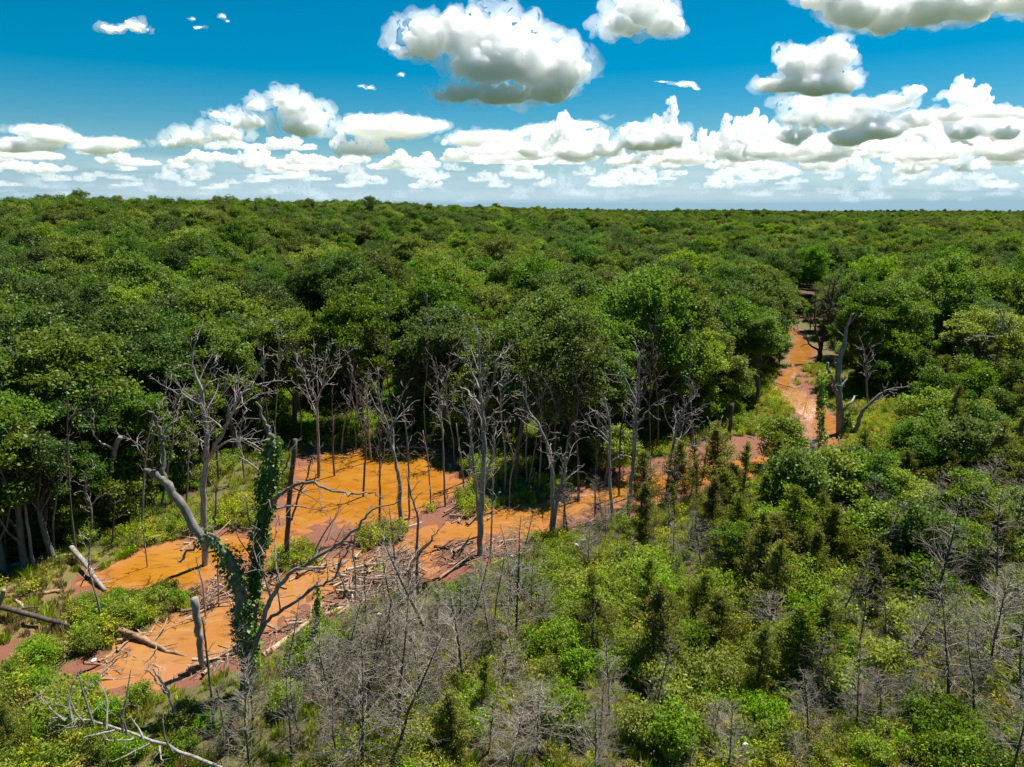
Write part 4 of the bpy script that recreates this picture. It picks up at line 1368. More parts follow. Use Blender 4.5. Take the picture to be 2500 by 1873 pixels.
# the big dead top lying in the weeds at the lower left
fl = log("large fallen dead treetop with bare grey branches in the weeds at the bottom left", [(118, 1760), (200, 1765), (290, 1785), (407, 1829), (540, 1880)], .03, .085, 30, GREY, [1.7, 1.6, 1.4, 1.1, .8], 0, name="fallen_treetop", group=None)
mark(290, 1790, "the fallen treetop")
r_ = np.random.default_rng(31)
for a, b in [((180, 1765), (130, 1640)), ((230, 1770), (190, 1640)), ((280, 1785), (200, 1800)), ((300, 1790), (245, 1700)), ((330, 1800), (260, 1850)), ((350, 1805), (330, 1740)), ((200, 1768), (120, 1810)), ((390, 1822), (380, 1870)), ((160, 1762), (80, 1700)), ((210, 1770), (150, 1700)), ((260, 1780), (235, 1650)), ((310, 1795), (290, 1690)), ((140, 1760), (60, 1790)), ((370, 1812), (300, 1860)), ((420, 1835), (400, 1760))]:
    base = np.array(fl.location)
    h_ = float(np.interp(a[0], [118, 290, 407, 540], [1.7, 1.4, 1.1, .8]))
    g = at(*a, h_)
    p = np.array([g[0], g[1], zland(g[0], g[1]) + h_])
    e = on(b[0], b[1], g[1] + r_.uniform(-1.0, 1.0))
    q = wobble(p, e - p, np.linalg.norm(e - p), 7, 0.13, r_) - base
    ra = np.linspace(.045, .014, 7)
    t = Tubes().add(q, ra, 6)
    FINE[0] = 0.011
    twigs(t, q, ra, r_, 2, .35, .5, .15)
    link("limb", t.mesh("limb", GREY), fl)
# pale broken branches in the weeds left of it
log("bundle-like pale broken branches in the weeds at the left", [(62, 1700), (90, 1690), (120, 1688)], .07, .05, 33, PALEW, [.5, .6, .6], 3)
log("pale curved branch standing out of the weeds at left", [(48, 1740), (80, 1715), (118, 1690)], .06, .05, 34, PALEW, [.2, .6, .7], 2)

# driftwood caught between the pools: sticks one can pick apart are things, the finest are one mass
rd = np.random.default_rng(40)
sticks = []
zones = [([(820, 1400), (900, 1370), (1000, 1330), (1028, 1345), (1020, 1440), (940, 1470), (850, 1460)], 95), ([(560, 1440), (700, 1390), (860, 1330), (1000, 1275), (1010, 1300), (870, 1380), (700, 1430), (560, 1475)], 34),
         ([(395, 1300), (470, 1270), (560, 1330), (470, 1340)], 16), ([(480, 1430), (560, 1400), (640, 1400), (560, 1480), (470, 1500)], 18), ([(590, 1590), (700, 1520), (860, 1450), (900, 1470), (720, 1560)], 20),
         ([(1080, 1330), (1300, 1300), (1290, 1340), (1100, 1400)], 20), ([(1400, 1200), (1560, 1150), (1700, 1130), (1680, 1150), (1500, 1190)], 14), ([(1390, 1270), (1540, 1235), (1560, 1255), (1420, 1290)], 12),
         ([(240, 1640), (330, 1540), (450, 1500), (470, 1510), (350, 1560), (260, 1660)], 12), ([(500, 1600), (600, 1560), (590, 1590), (470, 1640)], 16), ([(1090, 1215), (1180, 1230), (1200, 1260), (1120, 1290)], 12), ([(760, 1110), (900, 1096), (1060, 1100), (1080, 1120), (900, 1104), (770, 1130)], 14)]
kinds = []
for k in range(10):
    L = rd.uniform(1.0, 2.6)
    q = wobble((-L / 2, 0, 0), (1, 0, 0), L, 6, 0.13, rd)
    q[:, 2] *= 0.5
    t = Tubes().add(q, np.linspace(rd.uniform(.05, .1), .025, 6), 6)
    for _ in range(rd.integers(0, 3)):
        p, d, _l = along(q, rd.uniform(.3, .9))
        t.add(wobble(p, side_dir(d, .8, rd), rd.uniform(.3, .8), 4, .15, rd), np.linspace(.035, .012, 4), 4)
    kinds.append(t.mesh("driftwood_stick", PALEW if k % 2 else LOGW))
nstick = 0
fineP = []
HEAPS = ['in the big driftwood jam where the creek is dammed', 'in the drift line between the pond and the lower pool', 'in the small heap above the upper pool', 'at the tip of the mud spit', 'along the right bank of the lower pool', 'on the bare mud below the creek', 'on the far mud bank by the creek bend', 'on the near creek bank under the bare trees', 'at the left end of the lower pool', 'by the foot of the vine-covered tree', 'at the corner between pond and creek', 'along the far shore of the pond']
for (poly, n), heap in zip(zones, HEAPS):
    pa = np.array(poly, float)
    lo_, hi_ = pa.min(0), pa.max(0)
    got = 0
    while got < n:
        c = rd.uniform(lo_, hi_)
        if not inside(c[None], pa)[0]:
            continue
        g = at(c[0], c[1], -0.1)
        if spot(g[0], g[1])[1] < -0.1 and rd.uniform() < 0.93:
            continue
        z = max(zland(g[0], g[1]), WLEV)
        o = link("driftwood_stick", kinds[rd.integers(10)], None, (g[0], g[1], z + rd.uniform(0.03, 0.12) + (rd.uniform(0, .45) if n > 50 else 0)))
        o.rotation_euler = (rd.uniform(0, 6.28), rd.normal() * 0.16, rd.normal() * 0.5 + 0.75 if rd.uniform() < 0.75 else rd.uniform(0, 3.14))
        s = rd.uniform(0.5, 1.25)
        o.scale = (s, s, s)
        tag(o, "pale weathered stick " + heap, 'driftwood', "driftwood sticks on the mud")
        got += 1
    k = 0
    while k < n * 7:
        c = rd.uniform(lo_ - 8, hi_ + 8)
        g = at(c[0], c[1], -0.1)
        if inside(c[None], pa)[0] and spot(g[0], g[1])[1] > -0.15:
            fineP.append((g[0], g[1], max(zland(g[0], g[1]), WLEV) + 0.02))
        k += 1
fine = []
for k in range(5):
    t = Tubes()
    for _ in range(5):
        c = rd.normal(size=3) * np.array([.35, .35, .05])
        a = rd.normal() * 0.7
        L = rd.uniform(.4, 1.3)
        t.add(wobble(c - np.array([math.cos(a), math.sin(a), 0]) * L / 2, (math.cos(a), math.sin(a), rd.normal() * .1), L, 4, .16, rd), np.linspace(.022, .008, 4), 3)
    fine.append(t.mesh("fine_driftwood", [PALEW, LOGW, GREY][k % 3]))
fineP = np.array(fineP)
scatter("driftwood_litter", fine, fineP, rd.normal(size=len(fineP)) * 0.6 + 0.7, rd.uniform(0.6, 1.4, len(fineP)), rd.integers(0, 5, len(fineP)), "fine driftwood twigs strewn over the red mud")
# ------------------------------------------------------------------ cedars, dead cedars, saplings and bushes
CEDARS = []
for k, (h, rad, nb, per, size, bare, mt) in enumerate([(5.5, 1.9, 85, 105, .17, .12, CEDAR_G), (6.2, 1.6, 90, 105, .17, .25, CEDAR_L), (4.6, 2.1, 85, 100, .17, .05, CEDAR_G), (5.8, 2.4, 95, 88, .18, .1, CEDAR_L), (6.5, 1.4, 80, 110, .16, .4, CEDAR_G), (5.0, 2.5, 95, 88, .18, .05, CEDAR_L)]):
    (V, F), tb = cedar_parts(200 + k, h, rad, nb, per, size, 0.0, bare)
    CEDARS.append((mesh_from("cedar_crown", V, F, mt), tb.mesh("cedar_trunk", CEDARB), h, "light green" if mt is CEDAR_L else "dark green", ["cone-shaped", "slender", "squat", "broad", "thin-foliaged", "wide bushy"][k]))
DEADC = []
for k, (h, rad, nb, arch, tw, bush) in enumerate([(6.0, 1.8, 80, .1, .22, False), (6.6, 1.4, 75, .2, .23, False), (5.4, 2.2, 80, .35, .21, False), (6.2, 1.2, 55, .0, .24, False), (4.2, 2.3, 70, .2, .20, True), (5.0, 2.1, 85, .2, .20, False)]):
    st, br = dead_cedar_parts(300 + k, h, rad, nb, arch, tw, bush)
    DEADC.append((st.mesh("dead_cedar_trunk", DARKDEAD), br.mesh("dead_cedar_twigs", TWIG), h, ["cone-shaped", "narrow", "drooping", "slim", "spreading bushy", "dense"][k]))
SAPS = []
for k, (h, rx, rz, lobes, n, tone) in enumerate([(5.0, 1.8, 2.3, 14, 5200, 1), (4.0, 1.9, 1.9, 13, 5200, 3), (6.5, 2.2, 3.0, 18, 7000, 0), (5.6, 1.7, 2.7, 15, 5600, 1), (4.4, 2.2, 2.0, 16, 6000, 3)]):
    crown, tb = oak_parts(400 + k, h, rx, rz, lobes, int(n * 1.6), 0.175)
    SAPS.append((mesh_from("sapling_crown", crown[0], crown[1], OAK_TONES[tone][1]), tb.mesh("sapling_trunk", BARK), h, OAK_TONES[tone][0], ["upright", "rounded", "tall", "oval", "wide"][k]))
SLENDER = []
for k, (h, rx, rz, lobes, n, tone) in enumerate([(10.5, 1.9, 4.0, 20, 8000, 1), (11.5, 2.2, 4.2, 24, 9000, 2), (9.5, 1.7, 3.6, 18, 7500, 0), (12.0, 2.4, 3.8, 22, 8500, 1)]):
    crown, tb = oak_parts(450 + k, h, rx, rz, lobes, int(n * 1.4), 0.205)
    SLENDER.append((mesh_from("slender_oak_crown", crown[0], crown[1], OAK_TONES[tone][1]), tb.mesh("slender_oak_trunk", BARK), h, OAK_TONES[tone][0], ["narrow-crowned", "long-crowned", "thin", "high-crowned"][k]))
BUSHES = [bush_mesh(500, 1.0, 1.3, 2600, .125, WEED2), bush_mesh(501, 1.2, 1.1, 3000, .125, WEED2), bush_mesh(502, 0.9, 1.6, 2600, .12, WEED2), bush_mesh(503, 1.4, 1.5, 3800, .13, WEED2)]
BUSH_LOOK = ["rounded green", "low wide green", "upright green", "large leafy green"]
pr = np.random.default_rng(60)
taken = []


def put(kind, x, y, size=None, k=None, top=None, gap=0.0):
    """A cedar, dead cedar, sapling or bush with its foot at a picture point; TOP is the picture height of its tip."""
    g = at(x, y)
    if gap and any((g[0] - a) ** 2 + (g[1] - b) ** 2 < (gap + c) ** 2 for a, b, c in taken):
        return None
    g[2] = zland(g[0], g[1])
    lst = {"cedar": CEDARS, "dead": DEADC, "sapling": SAPS, "tall": SLENDER}.get(kind)
    if kind == "bush":
        k = pr.integers(4) if k is None else k
        h, nm, grp, look = 1.4, "bush", "bushes", BUSH_LOOK[k] + " bush"
        ms = (("foliage", BUSHES[k]),)
    else:
        k = pr.integers(len(lst)) if k is None else k
        e = lst[k]
        h = e[2]
        if kind == "cedar":
            nm, grp, look, ms = "cedar_tree", "living cedars", "%s %s cedar" % (e[3], e[4]), (("trunk", e[1]), ("crown", e[0]))
        elif kind == "dead":
            nm, grp, look, ms = "dead_cedar", "dead grey cedars", "%s grey dead cedar" % e[3], (("trunk", e[0]), ("bare_crown", e[1]))
        elif kind == "tall":
            nm, grp, look, ms = "slender_oak", "slender oaks on the banks", "%s %s slender oak" % (e[3], e[4]), (("trunk", e[1]), ("crown", e[0]))
        else:
            nm, grp, look, ms = "young_oak", "young oaks and saplings", "%s %s young oak" % (e[3], e[4]), (("trunk", e[1]), ("crown", e[0]))
    if top is not None:
        size = (on(x, top, g[1])[2] - g[2]) / h
    elif size is None:
        size = pr.uniform(0.75, 1.15)
    o = plant(nm, ms, tuple(g), pr.uniform(0, 6.28), size, 1.0, {"dead": 0.09, "cedar": 0.04}.get(kind, 0.03))
    taken.append((g[0], g[1], gap))
    THINGS.append((o, kind, look, grp, x, y, math.hypot(g[0], g[1])))
    return o


# those the photograph lets one pick out: (kind, foot x, foot y, tip y, which)
for kind, x, y, top, k in [
        ("cedar", 1447, 1618, 1392, 4), ("cedar", 1614, 1640, 1418, 0), ("cedar", 1178, 1752, 1606, 1), ("cedar", 1101, 1840, 1700, 5), ("cedar", 1844, 1690, 1520, 1), ("cedar", 2010, 1650, 1450, 3), ("cedar", 1940, 1665, 1480, 5),
        ("cedar", 1885, 1425, 1262, 5), ("cedar", 1934, 1400, 1190, 3), ("cedar", 2040, 1400, 1230, 5), ("cedar", 1990, 1440, 1290, 3), ("cedar", 1812, 1222, 1078, 1), ("cedar", 1962, 1262, 1130, 0), ("cedar", 2068, 1265, 1125, 1), ("sapling", 1905, 1135, 1022, 1), ("sapling", 2210, 1142, 1025, 0),
        ("sapling", 2345, 1130, 1040, 1), ("sapling", 2440, 1110, 1020, 1), ("sapling", 2110, 1180, 1080, 0), ("cedar", 2300, 1230, 1100, 3), ("cedar", 1700, 1255, 1120, 4), ("cedar", 1650, 1290, 1180, 4), ("cedar", 1780, 1300, 1180, 1), ("cedar", 1855, 1310, 1160, 0),
        ("sapling", 1896, 815, 752, 1), ("sapling", 1978, 806, 742, 3), ("sapling", 1925, 772, 716, 0), ("sapling", 1951, 775, 720, 2), ("sapling", 1902, 890, 815, 0), ("tall", 10, 1402, 925, 0), ("tall", 60, 1390, 960, 2), ("tall", 130, 1368, 1000, 1), ("sapling", 100, 1250, 1060, 3), ("tall", 90, 1330, 930, 3), ("sapling", 175, 1330, 1190, 2), ("sapling", 1500, 1155, 1040, 1), ("sapling", 300, 1275, 1130, 1), ("cedar", 30, 1835, 1690, 1),
        ("dead", 1066, 1604, 1240, 1), ("dead", 1044, 1602, 1376, 3), ("dead", 1260, 1584, 1274, 0), ("dead", 1250, 1566, 1310, 3), ("dead", 1203, 1616, 1404, 1), ("dead", 942, 1636, 1404, 3), ("dead", 890, 1890, 1567, 2), ("dead", 1325, 1420, 1322, 3),
        ("dead", 1435, 1388, 1268, 0), ("dead", 1508, 1388, 1272, 3), ("dead", 1553, 1396, 1290, 1), ("dead", 1593, 1368, 1270, 3), ("dead", 1243, 1900, 1722, 5), ("dead", 1272, 1890, 1705, 0), ("dead", 1451, 1900, 1708, 2), ("dead", 1716, 1416, 1250, 5),
        ("dead", 2271, 1524, 1222, 0), ("dead", 2133, 1360, 1215, 1), ("dead", 2251, 1410, 1225, 3), ("dead", 2471, 1890, 1650, 5), ("dead", 1779, 1885, 1700, 0), ("dead", 2320, 1655, 1545, 2), ("dead", 2369, 1455, 1280, 0), ("dead", 1685, 1890, 1800, 3),
        ("dead", 2170, 1550, 1490, 4), ("dead", 2150, 1760, 1600, 4), ("dead", 2090, 1720, 1640, 4), ("dead", 2210, 1740, 1610, 4), ("dead", 1480, 1330, 1225, 5), ("dead", 2060, 1340, 1220, 5), ("dead", 1985, 1160, 1010, 3), ("dead", 2140, 1260, 1130, 1)]:
    put(kind, x, y, None, k, top, 0.4)
# the rest of the scrub, thicker towards the right
SCRUB = [("dead", [(560, 1740), (700, 1660), (900, 1580), (1080, 1490), (1300, 1420), (1330, 1540), (1150, 1640), (1000, 1873), (560, 1873)], 38, 0.6, (0.45, 1.0)),
         ("dead", [(1000, 1650), (1300, 1600), (1330, 1873), (1000, 1873)], 9, .8, (.5, .85)), ("dead", [(1900, 1560), (2500, 1450), (2500, 1873), (1950, 1873)], 20, .7, (.5, 1.1)), ("dead", [(1950, 1250), (2500, 1250), (2500, 1480), (2050, 1520)], 8, 1.2, (.7, 1.1)),
         ("dead", [(1380, 1290), (1720, 1230), (1720, 1420), (1380, 1420)], 9, .8, (.4, .75)), ("dead", [(1340, 1720), (1960, 1720), (1960, 1873), (1340, 1873)], 5, .8, (.4, .7)),
         ("cedar", [(1720, 1190), (2060, 1100), (2520, 1090), (2520, 1420), (1800, 1420)], 24, 1.2, (.55, 1.0)), ("cedar", [(2060, 1000), (2540, 1000), (2540, 1110), (2060, 1110)], 8, 1.3, (.9, 1.35)),
         ("cedar", [(1750, 1420), (2520, 1400), (2520, 1640), (1850, 1640)], 9, 1.3, (.6, .95)), ("cedar", [(1380, 1400), (1800, 1400), (1900, 1860), (1380, 1860)], 4, 1.1, (.35, .65)), ("cedar", [(1560, 1220), (1760, 1180), (1800, 1330), (1560, 1330)], 6, .9, (.5, .9)),
         ("sapling", [(1960, 1040), (2540, 1010), (2540, 1460), (1900, 1400)], 90, 0.85, (.65, 1.25)), ("sapling", [(1620, 1250), (1950, 1180), (1950, 1440), (1700, 1440)], 14, 1.0, (.4, .75)), ("bush", [(1900, 1080), (2540, 1040), (2540, 1560), (1950, 1560)], 60, .6, (.9, 1.7)), ("sapling", [(2300, 1420), (2540, 1400), (2540, 1873), (2420, 1873)], 8, 1.2, (.5, .8)), ("sapling", [(-60, 1200), (160, 1230), (120, 1360), (-60, 1380)], 7, 1.2, (.8, 1.2)),
         ("bush", [(700, 1640), (1000, 1520), (1350, 1400), (1800, 1330), (2100, 1450), (2500, 1560), (2500, 1873), (600, 1873)], 110, .6, (.7, 1.3)), ("bush", [(0, 1600), (230, 1560), (260, 1680), (520, 1700), (560, 1873), (0, 1873)], 20, .6, (.5, .9)),
         ("tall", [(2090, 1010), (2540, 1010), (2540, 1200), (2150, 1200)], 30, 1.6, (.6, 1.0)), ("tall", [(2350, 1200), (2560, 1200), (2560, 1420), (2420, 1420)], 9, 1.6, (.5, .8)), ("bush", [(170, 1470), (440, 1440), (440, 1500), (250, 1590)], 14, .4, (.45, .8))]
for kind, poly, n, gap, (a, b) in SCRUB:
    pa = np.array(poly, float)
    got = tries = 0
    while got < n and tries < n * 60:
        tries += 1
        c = pr.uniform(pa.min(0), pa.max(0))
        # even over the ground rather than over the picture
        if not inside(c[None], pa)[0] or pr.uniform() > ((936.5 - 1100 + 1873 - c[1]) / 1400 + .25):
            continue
        g = at(c[0], c[1])
        z_, sd_, mud_ = spot(g[0], g[1])
        if sd_ < 1.2 or (kind == "bush" and mud_ > 0.5):
            continue
        if 1920 < c[0] < 2250 and c[1] < (1130 if kind == "bush" else 1215):
            continue
        if kind == "bush" and 60 < c[0] < 540 and c[1] > 1640 and pr.uniform() < 0.75:
            continue
        got += put(kind, c[0], c[1], pr.uniform(a, b), None, None, gap) is not None
# young growth along the foot of the forest
edge = np.array([p for p in WOODS if -100 < p[0] < 2500 and p[1] > 700], float)
for k in range(len(edge) - 1):
    n = max(1, int(np.linalg.norm(edge[k + 1] - edge[k]) / 26))
    for j in range(n):
        c = edge[k] + (edge[k + 1] - edge[k]) * (j + pr.uniform()) / n
        c[1] -= pr.uniform(0, 22)
        g = at(*c)
        if spot(g[0], g[1])[1] > 1.5 and pr.uniform() < 0.72:
            put("tall" if pr.uniform() < 0.34 else "sapling" if pr.uniform() < 0.6 else "bush", c[0], c[1], pr.uniform(.55, 1.0), None, None, 0.7)

# ------------------------------------------------------------------ undergrowth nobody could count
ug = np.random.default_rng(70)
UP = jitter_grid(-48, 62, 16, 92, 0.42, ug)
uz, uS, um = land(UP)
up = project(np.column_stack([UP, uz]))
uw = inside(up[:, :2], np.array(WOODS, float))
ud = np.zeros(len(UP), bool)
for o in DRY_OUT:
    ud |= sdist(UP, o) < 0.3
patch = fbm(np.column_stack([UP * 0.23, np.zeros(len(UP))]), 3, 88)
patch2 = fbm(np.column_stack([UP * 0.6, np.zeros(len(UP))]), 3, 90)
vis = (up[:, 0] > -350) & (up[:, 0] < 2850) & (up[:, 1] < 2150) & (up[:, 2] > 3)
open_ = vis & ~uw & (um < 0.45) & (uS > 0.5)
herb = open_ & (ug.uniform(size=len(UP)) < np.where(ud, 0.05, 0.92) * np.clip((patch - 0.33) * 4.5, 0.12, 1.0))
weeds = [bush_mesh(600 + k, .42, h, n, .12, m_, a) for k, (h, n, m_, a) in enumerate([(.7, 150, WEED, .5), (.95, 190, WEED, .35), (.6, 150, WEED2, .5), (.8, 170, GRASS, .22), (1.1, 200, WEED2, .4), (.5, 130, WEED, .6), (.9, 110, STRAW, .2)])]
w_pick = np.where(patch2 > 0.52, ug.choice([0, 1, 5, 3, 6], len(UP), p=[.25, .22, .22, .22, .09]), ug.choice([2, 4, 3, 0, 6], len(UP), p=[.26, .22, .22, .2, .1]))
scatter("undergrowth", weeds, np.column_stack([UP, uz])[herb], ug.uniform(0, 6.28, herb.sum()), (ug.uniform(.55, 1.15, len(UP)) * np.clip(0.45 + (patch - .3) * 2.2, .5, 1.25))[herb], w_pick[herb], "bright green weeds covering the open ground")
gs = vis & ~uw & (um < 0.6) & (uS > 0.25) & (ug.uniform(size=len(UP)) < np.where(ud, .75, .45))
tufts = [tuft_mesh(700, .22, .45, 60, GRASS), tuft_mesh(701, .25, .6, 60, GRASS), tuft_mesh(702, .25, .4, 60, STRAW), tuft_mesh(703, .2, .35, 50, GRASS)]
gp = np.where(ud & (ug.uniform(size=len(UP)) < .55), 2, ug.choice([0, 1, 3, 3, 2], len(UP), p=[.3, .25, .2, .15, .1]))
scatter("grass", tufts, np.column_stack([UP, uz])[gs], ug.uniform(0, 6.28, gs.sum()), ug.uniform(.5, 1.1, gs.sum()), gp[gs], "green and straw-coloured grass tufts on the banks")
# low brush under the trees
FB = jitter_grid(-75, 95, 34, 120, 1.5, ug)
fp_ = project(np.column_stack([FB, np.zeros(len(FB))]))
fb = inside(fp_[:, :2], np.array(WOODS, float)) & (water_sd(FB).min(0) > 1.2)
FB = FB[fb]
scatter("forest_undergrowth", [BUSHES[0], BUSHES[1], BUSHES[3]], np.column_stack([FB, land(FB)[0]]), ug.uniform(0, 6.28, len(FB)), ug.uniform(.5, 1.1, len(FB)), ug.integers(0, 3, len(FB)), "low brush in the shade under the forest trees")

# ------------------------------------------------------------------ bits of white litter
m, N, out = material("white_plastic")
b = N.new('ShaderNodeBsdfPrincipled')
N.put(b.inputs['Base Color'], N.mix(N.lin(N.noise(N.new('ShaderNodeTexCoord').outputs['Object'], 7, 3), .45, .7, 0, .5), (.78, .77, .74), (.5, .42, .34)))
b.inputs['Roughness'].default_value = 0.5
N.t.links.new(b.outputs[0], out.inputs['Surface'])
WHITE_P = m


def jug(label, x, y, s, tilt):
    s *= 0.62
    g = at(x, y)
    o = bpy.data.objects.new("plastic_jug", None)
    COL.objects.link(o)
    o.location = (g[0], g[1], zland(g[0], g[1]) + 0.7)
    o.rotation_euler = tilt
    body = Tubes().add([(0, 0, 0), (0, 0, .03 * s), (0, 0, .24 * s), (0, 0, .31 * s), (0, 0, .36 * s), (0, 0, .40 * s)], [.10 * s, .14 * s, .14 * s, .11 * s, .05 * s, .045 * s], 10)
    link("body", body.mesh("jug_body", WHITE_P), o)
    link("handle", Tubes().add([(.12 * s, 0, .14 * s), (.20 * s, 0, .17 * s), (.20 * s, 0, .28 * s), (.10 * s, 0, .32 * s)], .022 * s, 6).mesh("jug_handle", WHITE_P), o)
    return tag(o, label, 'jug', 'white litter')


jug("larger of two white plastic pieces of litter lying in scrub below the creek", 1404, 1357, 1.4, (1.2, .3, .4))
jug("smaller of two white plastic pieces of litter lying in scrub below the creek", 1419, 1347, 1.0, (1.4, 0, 2))
jug("small white piece of litter among grey twigs below the driftwood jam", 921, 1534, 1.2, (.9, .5, 1))
jug("white piece of litter in weeds left of the lower pool", 226, 1636, 1.0, (1.3, 0, 2.6))
jug("white piece of litter at the bottom edge among the grey dead cedars", 1812, 1856, 1.0, (.5, .2, .4))

# ------------------------------------------------------------------ labels for the plants: what each looks like and which one it is
ORD = ["nearest", "second", "third", "fourth", "fifth", "sixth", "seventh", "eighth", "ninth", "tenth", "eleventh", "twelfth", "thirteenth", "fourteenth", "fifteenth"]
for x, y, ph in [(700, 1420, "the muddy spit"), (890, 1180, "the wide pond"), (1270, 1265, "the open creek"), (930, 1410, "the driftwood jam"), (1411, 1352, "the white litter"), (370, 1580, "the long reddish log"), (90, 1520, "the thick grey raised log"),
                 (1262, 1400, "the twin dead cedars"), (1447, 1500, "the dark scraggly cedar"), (1614, 1530, "the dark wide cedar"), (2005, 1560, "the broad lone cedar"), (2280, 1370, "the pale-stemmed dead cedar"), (2475, 1760, "the big grey corner dead cedar"), (1935, 930, "the narrow far creek"), (1812, 1856, "the bottom-edge litter")]:
    mark(x, y, ph)
groups = {}
for rec in THINGS + SLIM:
    o, kind, look, grp, x, y, d = rec
    best = min(LAND, key=lambda L: abs(L[0] - x) * (2.2 if kind == "oak" else 1.0) + abs(L[1] - y) * (0.5 if kind == "oak" else 1.3))
    dx, dy = x - best[0], y - best[1]
    if kind == "oak":
        rel = "behind" if abs(dx) < 90 or abs(dx) < 0.35 * abs(dy) else ("left of" if dx < 0 else "right of")
    else:
        rel = ("left of" if dx < 0 else "right of") if abs(dx) > abs(dy) * 1.2 else ("behind" if dy < 0 else "in front of")
    groups.setdefault((look, rel, best[2]), []).append((d if kind == "oak" else math.hypot(dx, dy), rec))
cats = {"snag": "tree", "tall": "tree", "oak": "tree", "cedar": "tree", "dead": "tree", "sapling": "tree", "bush": "bush"}
for (look, rel, ph), L in groups.items():
    L.sort(key=lambda t: t[0])
    for k, (_, (o, kind, _l, grp, x, y, d)) in enumerate(L):
        noun = look + (" oak" if kind == "oak" else "")
        if len(L) == 1:
            lab = "%s standing %s %s" % (noun, rel, ph)
        else:
            lab = "%s, %s of those %s %s" % (noun, ORD[min(k, 14)], rel, ph)
        if len(lab.split()) > 16:
            lab = lab.replace(" of those ", " one ").replace(" in the", " in")
        tag(o, lab, cats[kind], grp)
# ------------------------------------------------------------------ cumulus clouds, far beyond the forest
VIEW = 1.1302      # cloud outlines were read on the photograph at 2212 px width


def sky_point(x, y, D):
    d = ray(x * VIEW, y * VIEW)
    return d / d[1] * D + np.array([0, 0, CAM_H]), D / d[1] / FPX * VIEW


def cloud(label, D, ells, depth=9.0, seed=1, vox_px=1.9, puff=1.0, deep=1.0, wisp=0.06, group="cumulus clouds", rough=1.0):
    """A cumulus: dense core with torn, thinner fringes round it (a part)."""
    r = np.random.default_rng(seed)
    blobs = []
    for x, y, rx, ry in ells:
        c, s = sky_point(x, y, D)
        dp = deep * 0.5 * (rx + ry) * s
        blobs.append((c + np.array([0, r.uniform(-0.35, 0.35) * dp, 0]), (rx * s, dp, ry * s)))
    o0 = np.mean([b[0] for b in blobs], 0)
    blobs = [(c - o0, np.array(q)) for c, q in blobs]
    thick = np.median([min(q) for _, q in blobs])
    dens = 1.75 * depth / (2 * thick)
    vox = vox_px * 2500 / 1024 / FPX * D
    small = max(max(q) for _, q in blobs) < 62 * D / FPX
    me = cloud_mesh("cumulus_core", [(c, q * 0.82) for c, q in blobs], vox * (0.7 if small else 1.0), cloud_material("cloud_core", dens), seed, puff * (1.6 if small else 1.0), None, rough * (1.3 if small else 1.0), 0 if small else 0.8)
    o = tag(link("cumulus_cloud", me, None, o0), label, 'cloud', group)
    if wisp:
        me = cloud_mesh("cumulus_fringe", [(c, q * (1.3 if small else 1.02)) for c, q in blobs], vox * 1.1, cloud_material("cloud_fringe", dens * wisp), seed + 50, puff * 1.3, None, rough * 1.9, 0 if small else 0.75)
        link("wispy_fringe", me, o)
    return o


cloud("largest white cumulus cloud with a dark grey base, high above the middle of the forest", 2600, [
    (925, 100, 50, 46), (1000, 90, 62, 54), (1075, 95, 70, 56), (1150, 140, 84, 64), (1215, 165, 54, 52), (1060, 150, 95, 42), (1185, 205, 62, 22), (1000, 206, 68, 11), (1095, 210, 84, 14)], 9, 3)
cloud("small torn scrap of cloud just left of the largest cumulus", 2600, [(850, 106, 20, 8), (880, 122, 26, 11)], 3, 31)
cloud("round white cumulus cut by the top edge, right of the largest cloud", 2500, [(1335, 58, 44, 32), (1385, 38, 56, 44), (1435, 58, 40, 32)], 8, 4)
cloud("huge white cloud reaching out of the top right corner", 2300, [(1800, 0, 76, 28), (1850, 28, 84, 44), (1910, 46, 56, 38), (2000, 18, 100, 50), (2100, 6, 100, 42), (2200, 0, 70, 34)], 8, 6)
cloud("white cumulus with grey hollow standing on the tall bank at right", 2700, [(1680, 188, 50, 17), (1735, 150, 50, 44), (1792, 140, 40, 46), (1825, 182, 32, 26), (1765, 190, 66, 22)], 8, 5)
cloud("small flat white cloud alone in the blue at upper left", 3000, [(240, 66, 30, 13), (287, 60, 42, 14)], 5, 7)
cloud("lower left of two little cloud scraps at the top left", 3000, [(430, 62, 18, 7), (415, 42, 12, 6)], 2, 8)
cloud("upper right of two little cloud scraps at the top left", 3000, [(480, 36, 13, 8), (494, 48, 11, 5)], 2.5, 9)
cloud("small ragged white cloud in the blue between the big clouds at right", 3000, [(1432, 178, 20, 5), (1478, 186, 30, 9), (1506, 194, 13, 5)], 4, 10)
cloud("tiny ragged cloud below the left end of the largest cumulus", 3000, [(800, 192, 26, 6), (780, 186, 12, 4)], 2.5, 11)
cloud("tiny cloud tuft left under the largest cumulus", 3000, [(868, 164, 11, 7)], 3, 12)
cloud("tall white cumulus tower rising from the far bank left of centre", 4200, [(606, 225, 22, 26), (640, 238, 44, 30), (650, 278, 56, 38), (560, 232, 22, 14), (540, 272, 42, 24), (480, 295, 48, 22), (420, 304, 46, 20), (380, 314, 32, 12), (470, 250, 42, 8)], 7, 13)
cloud("broad pale cloud sheet behind the left end of the far bank", 5200, [(75, 284, 72, 14), (30, 318, 52, 16), (120, 298, 60, 14), (235, 308, 70, 10), (210, 322, 60, 14)], 4, 14, deep=2)
cloud("wide pale cloud shelf stretching right from the cumulus tower", 5600, [(790, 262, 68, 15), (860, 262, 70, 14), (930, 272, 62, 10), (840, 288, 130, 20), (1050, 303, 120, 18), (1180, 287, 90, 14), (1255, 270, 60, 7), (1310, 254, 26, 3)], 2.6, 15, deep=2)
